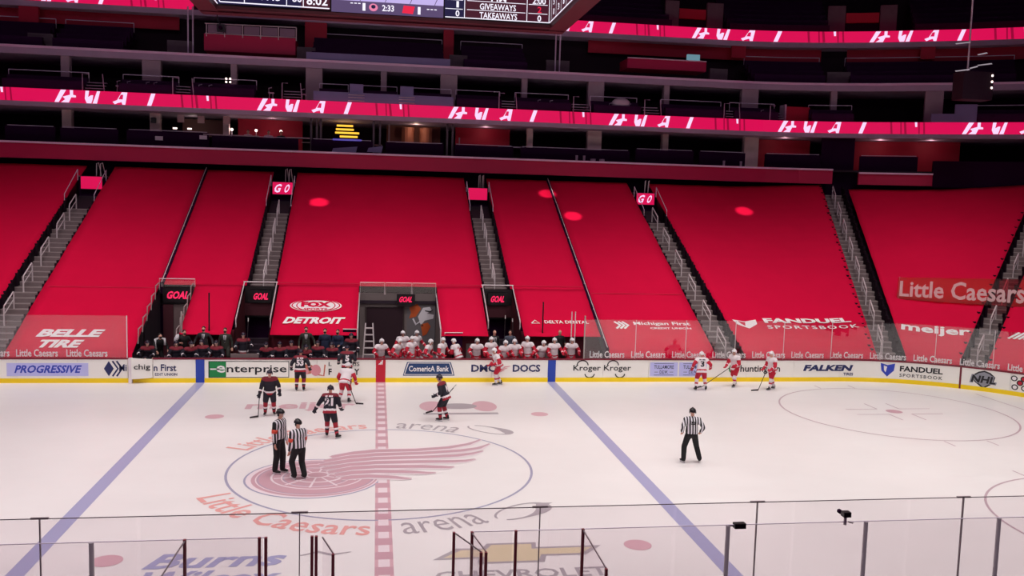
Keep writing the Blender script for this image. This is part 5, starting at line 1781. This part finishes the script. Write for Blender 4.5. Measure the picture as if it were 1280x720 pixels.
def player(team, loc, rz, J, label, number=None, yaws=(0, 0), group=None, name_strip=None, lower=True, head_ma=None, gloves=True, bench=False):
    root = empty('person', loc, label, 'person', group, radians(rz))
    dark = team == 'dark'
    link('body', body_mesh(J, hands=False), root)
    je = torso_mesh(J, 1.12, hem=-.13, flare=1.08, sleeve=1.08)
    jersey_paint(je, J, team)
    link('jersey', je, root)
    pm = pants_mesh(J); pm.materials.append(DN if dark else RJ); link('hockey_pants', pm, root)
    if not dark and not bench:
        pass
    for i in (0, 1):
        gm = glove_mesh(J['el', i], J['wr', i], (-1, 1)[i], J['f']); gm.materials.append(DN if dark else RJ); link('glove', gm, root)
        if lower:
            link('sock', sock_mesh(J, i, dark), root)
            skate_parts(J, i, yaws[i], root)
    helmet(J, root, head_ma or (HNV if dark else HWH))
    eyes(J, root)
    if number:
        decal(je, J, number, .26, .17 if len(number) == 1 else .3, .27, WJ if dark else RJ if number != '3' else DN, root)
        if name_strip: decal(je, J, name_strip, .45, .26, .055, WJ if dark else DN, root, 'name_lettering', bold=.02)
    return root


def stick(top, heel, toe, label, group=None, goalie=False):
    top, heel, toe = Vector(top), Vector(heel), Vector(toe)
    e = empty('hockey_stick', heel, label, 'hockey stick', group)
    build(MB().tube([top, heel], .016, 6), 'shaft', STICKM, e)
    build(MB().tube([top, top + (heel - top).normalized() * .16], .02, 6), 'grip_tape', TAPE, e)
    d = (toe - heel)
    n = V3(-d.y, d.x, 0).normalized() * .012
    h = .11 if goalie else .07
    m = MB().add([heel - n, heel + n, toe + n, toe - n, heel - n + V3(0, 0, h), heel + n + V3(0, 0, h), toe + n + V3(0, 0, h * .8), toe - n + V3(0, 0, h * .8)],
                 [(0, 3, 2, 1), (4, 5, 6, 7), (0, 1, 5, 4), (1, 2, 6, 5), (2, 3, 7, 6), (3, 0, 4, 7)])
    build(m, 'blade', STICKM if not goalie else TAPE, e)
    return e


def loc2world(loc, rz, p):
    a = radians(rz)
    return Vector((loc[0] + p[0] * cos(a) - p[1] * sin(a), loc[1] + p[0] * sin(a) + p[1] * cos(a), (loc[2] if len(loc) > 2 else 0) + p[2]))


# --- players on the ice, dark team
P = (-4.14, 6.9, 0)
J = pose(hip=.95, lean=16, feet=((-.16, 0), (.16, .02)), wr=((-.36, -.2, .84), (.36, -.12, .88)), hp=10)
player('dark', P, 5, J, 'dark shirted player facing the camera with a stick, left of the two striped officials', yaws=(-12, 12))
stick(loc2world(P, 5, (-.34, -.1, 1.25)), (-4.5, 6.45, .03), (-4.78, 6.3, .03), 'stick held low by the leftmost dark shirted player')
P = (-3.38, 11.15, 0)
player('dark', P, 178, pose(hip=.95, lean=10, feet=((-.15, 0), (.15, 0)), wr=((-.38, -.1, .95), (.38, -.1, .95)), hp=25), 'dark shirted player seen from behind with number 53 before the bench', '53', (-8, 8), name_strip='-- ---')
P = (-1.47, 12.2, 0)
player('dark', P, 185, pose(hip=.96, lean=8, feet=((-.15, .0), (.17, .05)), wr=((-.34, -.2, 1.0), (.36, -.14, 1.0))), 'dark shirted player seen from behind with number 5 against the boards', '5', (-8, 8))
P = (-1.77, 3.6, 0)
player('dark', P, 165, pose(hip=.97, lean=14, side=3, feet=((-.3, .1), (.12, -.08)), wr=((-.3, -.3, .95), (.55, -.05, .9)), head=35), 'dark shirted player with number 21 on the back, right of the striped officials', '21', (-25, 20), name_strip='-- ---')
P = (2.34, 5.82, 0)
player('dark', P, -115, pose(hip=.93, lean=20, feet=((-.12, .06), (.14, -.12)), wr=((-.28, -.3, .95), (.26, -.28, .98)), head=15, hp=10), 'dark shirted player with red shoulders crouching alone right of the centre line', '1', (0, 0))
stick((2.75, 5.9, 1.35), (1.86, 5.75, .35), (1.62, 5.7, .3), 'stick held across the body of the lone dark shirted player')
# --- white team on the ice
P = (-1.45, 9.0, 0)
player('white', P, 165, pose(hip=.86, lean=38, feet=((-.2, .1), (.2, .05)), wr=((-.35, -.35, .75), (.32, -.4, .75)), hp=20), 'white shirted player bending forward among the dark shirts left of the centre line', None, (-10, 10))
stick((-1.35, 8.75, .95), (-.98, 8.5, .03), (-.7, 8.45, .03), 'stick reaching to the ice from the bending white shirted player')
P = (5.24, 12.3, 0)
player('white', P, -75, pose(hip=.9, lean=22, feet=((-.05, .12), (.08, -.16)), wr=((-.25, -.32, .92), (.25, -.35, 1.0))), 'white shirted player gliding along the boards in front of the docs advert', None, (0, 0))
P = (14.25, 11.0, 0)
player('white', P, 172, pose(hip=.93, lean=14, feet=((-.22, 0), (.24, .05)), wr=((-.42, -.15, 1.0), (.42, -.1, .96)), head=-10), 'white shirted player with number 3 seen from behind near the right boards', '3', (-15, 15), name_strip='-- ---')
P = (16.18, 11.85, 0)
player('white', P, -55, pose(hip=.93, lean=12, feet=((-.12, .26), (.14, -.24)), wr=((-.25, -.38, .95), (.2, -.38, 1.02)), head=-5), 'white shirted player gliding left, middle one of the three at the right boards', None, (0, 0))
stick((15.95, 11.65, 1.0), (14.3, 11.1, .12), (14.0, 11.0, .1), 'long stick pointing left from the middle white shirted player at the right')
P = (17.65, 11.1, 0)
player('white', P, -70, pose(hip=.95, lean=8, feet=((-.1, .26), (.12, -.24)), wr=((-.25, -.3, .95), (.25, -.35, .98)), head=0), 'white shirted player farthest right with a black stick on the ice', None, (0, 0))
stick((17.35, 10.95, 1.05), (16.85, 10.75, .03), (16.5, 10.68, .03), 'black stick of the white shirted player farthest right')


# --- officials
def official(loc, rz, J, label, yaws, band=None, bare=(0, 1), num=None):
    root = empty('person', loc, label, 'person', None, radians(rz))
    link('body', body_mesh(J), root)
    je = torso_mesh(J, 1.06, hem=.0, flare=.95, sleeve=.98, sl=1.05)
    je.materials.append(REF); link('striped_shirt', je, root)
    pm = pants_mesh(J, full=True); pm.materials.append(BLK); link('trousers', pm, root)
    for i in (0, 1): skate_parts(J, i, yaws[i], root)
    helmet(J, root, HBLK, visor=True); eyes(J, root)
    if band is not None:
        for i in band:
            a, b = J['sh', i], J['el', i]
            link('arm_band', MB().tube([a + (b - a) * .55, a + (b - a) * .9], .085, 12, 0, .078).mesh('arm_band', ARMB, smooth=True), root)
    if num: decal(je, J, num, .36, .14, .1, BLK, root)
    return root


o_ = official((-3.05, -.4, 0), 62, pose(hip=1.0, lean=3, feet=((-.1, .05), (.12, -.05)), wr=((-.24, -.05, .86), (.26, -.1, .86)), head=8, wide=.19), 'taller striped official facing right on the left side of the wheel emblem', (0, 0), (0,))
o_.scale = (1.05, 1.05, 1.06)
official((-2.42, -.98, 0), -150, pose(hip=.93, lean=4, feet=((-.14, .1), (.12, -.02)), wr=((-.22, -.2, .82), (.24, -.12, .78)), head=20, wide=.19), 'shorter striped official standing on the wheel emblem facing away', (0, 0), (0, 1))
official((9.84, .05, 0), 176, pose(hip=.94, lean=4, feet=((-.3, .0), (.24, .05)), side=-2, wr=((-.3, -.04, .98), (.3, -.04, .98)), wide=.21), 'lone striped official standing right of the right blue line', (-20, 20), None, num='52')


# --- benches: three seated poses for each team, copied with all their parts
def copy_tree(o, parent=None, **kw):
    c = o.copy(); COL.objects.link(c); c.parent = parent
    for ch in list(o.children): copy_tree(ch, c)
    return c


def seat_pose(k):
    if k == 0: return pose(hip=.52, lean=12, feet=((-.18, -.38), (.18, -.38)), fz=(.11, .11), wr=((-.26, -.42, .62), (.26, -.42, .62)))
    if k == 1: return pose(hip=.52, lean=22, side=4, yaw=12, feet=((-.16, -.4), (.2, -.36)), fz=(.11, .11), wr=((-.22, -.45, .7), (.24, -.42, .66)), head=25)
    return pose(hip=.52, lean=8, side=-4, yaw=-15, feet=((-.2, -.36), (.16, -.4)), fz=(.11, .11), wr=((-.28, -.36, .6), (.2, -.4, .72)), head=-30)


def bench_team(team, spots, group, zf, numbers):
    protos = {}
    for i, (x, y, k, rz, dz, lab) in enumerate(spots):
        if k not in protos:
            r = player(team, (x, y, zf + dz), rz, seat_pose(k) if k < 3 else stand_pose(k), lab, numbers.get(k), group=group, bench=True, lower=True)
            protos[k] = r
        else:
            r = copy_tree(protos[k])
            r.location = (x, y, zf + dz); r.rotation_euler[2] = radians(rz); r['label'] = lab
            for ch in r.children:
                if ch.name.startswith('helmet'): ch.rotation_euler[2] = 0
    return protos


def stand_pose(k):
    if k == 3: return pose(hip=.9, lean=20, feet=((-.16, .05), (.16, .05)), wr=((-.3, -.42, 1.0), (.3, -.42, 1.0)))
    if k == 4: return pose(hip=.9, lean=24, side=5, yaw=10, feet=((-.16, .05), (.16, .0)), wr=((-.3, -.45, .98), (.25, -.4, 1.02)), head=20)
    return pose(hip=.92, lean=10, side=-3, yaw=-10, feet=((-.16, .0), (.16, .05)), wr=((-.34, -.3, .98), (.3, -.38, 1.0)), head=-20)


DG = 'dark shirted players on the left bench'
dk = [(-10.15, 1, 0, .05, 'seated dark shirted goalkeeper at the far left end of the bench, by the open gate'), (-8.93, 0, 5, 0, 'seated dark shirted player just right of the open white gate'), (-8.36, 1, 10, .02, 'seated dark shirted player below the pale upright pole'),
      (-7.79, 2, 0, .05, 'seated dark shirted player left of the blue board stripe, under the suited coach'), (-7.21, 0, -5, .02, 'seated dark shirted player directly above the blue board stripe'), (-5.05, 1, -15, 0, 'seated dark shirted player right of the standing goalkeeper'),
      (-4.5, 0, 5, -.02, 'seated dark shirted player above the start of the green rental advert'), (-3.95, 2, 10, .02, 'seated dark shirted player above the middle of the rental advert'), (-3.38, 1, 0, -.1, 'seated dark shirted player below the coach with the white lanyard'), (-2.8, 0, -8, .03, 'seated dark shirted player right of number 53'),
      (-2.15, 2, 0, -.05, 'seated dark shirted player left of number 5')]
bench_team('dark', [(x, 13.87, k, rz, dz + .07, lab) for x, k, rz, dz, lab in dk], DG, .32, {})
player('dark', (-6.1, 14.0, .3), 10, pose(hip=.95, lean=6, feet=((-.15, 0), (.15, 0)), wr=((-.3, -.3, 1.1), (.3, -.25, 1.15))), 'standing dark shirted goalkeeper with raised stick in the gap of the bench')
stick((-5.85, 13.75, 2.75), (-5.95, 13.7, .6), (-6.1, 13.66, .55), 'upright pale stick of the standing dark shirted goalkeeper', goalie=True)
m_ = player('dark', (-1.35, 14.1, .3), 0, pose(hip=.95, lean=10, feet=((-.15, 0), (.15, 0)), wr=((-.3, -.35, 1.0), (.3, -.35, 1.0)), head=-20), 'dark shirted player standing on the bench behind number 5')
WG = 'white shirted players on the right bench'
wk = [(-.05, 3, 20, 0, 'white shirted player at the left end of the right bench, above the red stripe'), (.62, 4, 40, .0, 'white shirted player second from the left end of the right bench'), (1.32, 5, 50, .05, 'white shirted player leaning right before the dark tunnel door'),
      (2.0, 4, 55, -.04, 'white shirted player turned right below the orange mural shape'), (2.72, 5, 60, 0, 'white shirted player turned right below the white mural shape'), (3.55, 4, -140, -.05, 'white shirted player showing the number 2 beside the black monitor'),
      (4.35, 3, 5, .03, 'broad white shirted player facing the ice right of the black monitor'), (5.02, 5, 30, .03, 'white shirted player close behind the broad one, left of the gliding player'), (5.62, 3, 20, -.05, 'white shirted player just left of the gliding skater on the ice'),
      (6.15, 3, -5, .0, 'white shirted player straight above the gliding skater'), (6.8, 5, -20, .08, 'white shirted player behind the docs advert with arms on the boards'), (7.4, 4, 10, -.05, 'white shirted player with a glove over the boards near the blue stripe'),
      (8.0, 5, 20, .02, 'white shirted player above the right blue board stripe'), (8.85, 3, 0, .06, 'white shirted player at the right end of the bench before the glass')]
bench_team('white', [(x, 13.78 + .12 * (i % 2), k, rz, dz - .06, lab) for i, (x, k, rz, dz, lab) in enumerate(wk)], WG, .25, {4: '2'})
for x, y, rz, lab in ((1.0, 15.1, 20, 'white shirted player standing farther back before the tunnel door'), (1.6, 15.2, 50, 'white shirted player standing farther back below the mural')):
    c = player('white', (x, y, .3), rz, stand_pose(5), lab)


# --- coaches and staff
def staff(loc, rz, J, label, jacket, mask=True, tie=True, bald=False, hair=None, towel=False, cap=None):
    root = empty('person', loc, label, 'person', None, radians(rz))
    b = link('body', body_mesh(J), root)
    je = torso_mesh(J, .98, hem=-.16, flare=.98, sleeve=.82)
    je.materials.append(jacket); link('jacket', je, root)
    pm = pants_mesh(J, full=True); pm.materials.append(jacket); link('trousers', pm, root)
    hr = Matrix.Rotation(radians(J['hyaw']), 3, 'Z')
    if not bald:
        m = MB().ell(J['head'] + hr @ V3(0, .02, .045), (.083, .092, .085), hr)
        link('hair', m.mesh('hair', hair or HAIR, smooth=True), root)
    if mask:
        m = MB().ell(J['head'] + hr @ V3(0, -.065, -.05), (.062, .05, .045), hr)
        link('face_mask', m.mesh('face_mask', BLK, smooth=True), root)
    eyes(J, root)
    for i in (0, 1):
        link('shoe', MB().ell(J['an', i] + V3(0, -.07, -.05), (.05, .14, .05)).mesh('shoe', SKATE, smooth=True), root)
    if tie:
        me = je
        bv = BVHTree.FromPolygons([v.co.copy() for v in me.vertices], [tuple(p.vertices) for p in me.polygons])
        for nm, ma, poly, off in (('shirt_front', SHIRT, [(-.07, .5), (.07, .5), (.035, .3), (0, .16), (-.035, .3)], .03), ('tie', BLK, [(-.015, .48), (.015, .48), (.024, .25), (0, .2), (-.024, .25)], .045)):
            out = []
            for x, y in poly:
                o = J['pel'] + J['r'] * x + J['up'] * y + J['f'] * .6
                h = bv.ray_cast(o, -J['f'])
                out.append((h[0] + J['f'] * off) if h[0] is not None else o - J['f'] * .45)
            link(nm, MB().add(out, [tuple(range(len(out)))]).mesh(nm, ma), root)
    if towel:
        link('towel', MB().tube([J['sh', 1] + V3(0, -.1, -.2), J['sh', 1] + V3(0, -.06, .08), J['neck'] + V3(0, .1, .04), J['sh', 0] + V3(0, -.06, .08), J['sh', 0] + V3(0, -.12, -.35)], .055, 8).mesh('towel', SHIRT, smooth=True), root)
    return root


NV = mat('staff_navy', (28, 38, 66), .8)
OL = mat('suit_olive', (52, 50, 44), .8, noise=.1, scale=9)
hang = ((-.3, -.08, .86), (.3, -.08, .86))
staff((-9.84, 14.4, .3), 30, pose(hip=.94, lean=30, wr=((-.2, -.5, .9), (.3, -.4, .9))), 'person in black bending with a white towel over the shoulders at the left tunnel', BLK, towel=True, tie=False)
staff((-8.75, 14.3, .4), 30, pose(hip=.94, lean=16, wr=((-.25, -.4, 1.2), (.3, -.3, 1.0))), 'person in black holding a white bottle carrier at the left tunnel mouth', BLK, towel=False, tie=False)
tag(build(MB().ell((-8.95, 13.95, 1.8), (.09, .07, .2), Matrix.Rotation(.4, 3, 'Y')), 'white_bundle', SHIRT, smooth=True), 'white bundle held up by the person at the left tunnel mouth', 'bundle')
staff((-7.86, 14.35, .52), 0, pose(hip=.94, lean=4, wr=((-.42, -.15, .95), (.42, -.2, .95))), 'suited coach with black face mask and arms apart beside the thin black pole', SUIT)
staff((-6.93, 14.35, .46), 0, pose(hip=.94, lean=3, wr=hang), 'suited coach with black face mask left of the standing goalkeeper', OL)
staff((-3.39, 14.4, .52), 5, pose(hip=.94, lean=4, wr=((-.32, -.1, .88), (.4, -.2, .95))), 'suited coach with white shirt and black mask below the network lettering', OL)
staff((-2.54, 14.4, .45), 0, pose(hip=.94, lean=2, wr=((-.3, -.05, .86), (.28, -.12, .86))), 'staff member in plain navy with black mask, left one of the two in navy', NV, tie=False)
staff((-1.95, 14.35, .43), -10, pose(hip=.94, lean=6, wr=((-.12, -.3, 1.02), (.12, -.3, 1.04))), 'staff member in navy with folded arms and black mask beside the pale framed monitor', NV, tie=False)
staff((5.25, 14.55, .42), 20, pose(hip=.94, lean=8, wr=hang), 'bald coach in dark suit at the foot of the right stair tunnel', SUIT, mask=False, bald=True)
staff((6.05, 14.6, .42), -10, pose(hip=.94, lean=8, wr=((-.2, -.35, 1.1), (.25, -.3, 1.1))), 'person in grey blue holding sticks at the right stair tunnel', mat('staff_grey_blue', (80, 84, 100), .8), mask=False, tie=False)
staff((8.4, 14.5, .45), 15, pose(hip=.94, lean=4, wr=((-.2, -.25, 1.1), (.2, -.25, 1.1))), 'person in long black coat left of the glass at the right end of the bench', BLK, mask=False, tie=False, bald=True)
stick((5.75, 14.3, 2.9), (5.72, 14.3, .9), (5.6, 14.2, .9), 'upright pale stick held in the right stair tunnel, left one', goalie=True)
stick((6.1, 14.35, 2.75), (6.2, 14.3, .9), (6.35, 14.2, .9), 'upright pale stick held in the right stair tunnel, right one', goalie=True)
# --- broadcasters in the lower suite
for x, rz, sh, lab in ((-7.55, 0, mat('shirt_pale_pink', (200, 165, 180), .8), 'broadcaster in a pale shirt seated at the suite desk, left one'), (-6.3, 10, mat('shirt_pale_pink', (200, 165, 180), .8), 'broadcaster in a pale shirt seated at the suite desk, right one'), (-5.5, -10, BLK, 'dark dressed person seated at the suite desk beside the red wall edge')):
    staff((x - .85, 32.35, 10.75), rz, pose(hip=.7, lean=8, feet=((-.15, -.35), (.15, -.35)), wr=((-.25, -.35, .98), (.25, -.35, .98))), lab, sh, mask=False, tie=False)
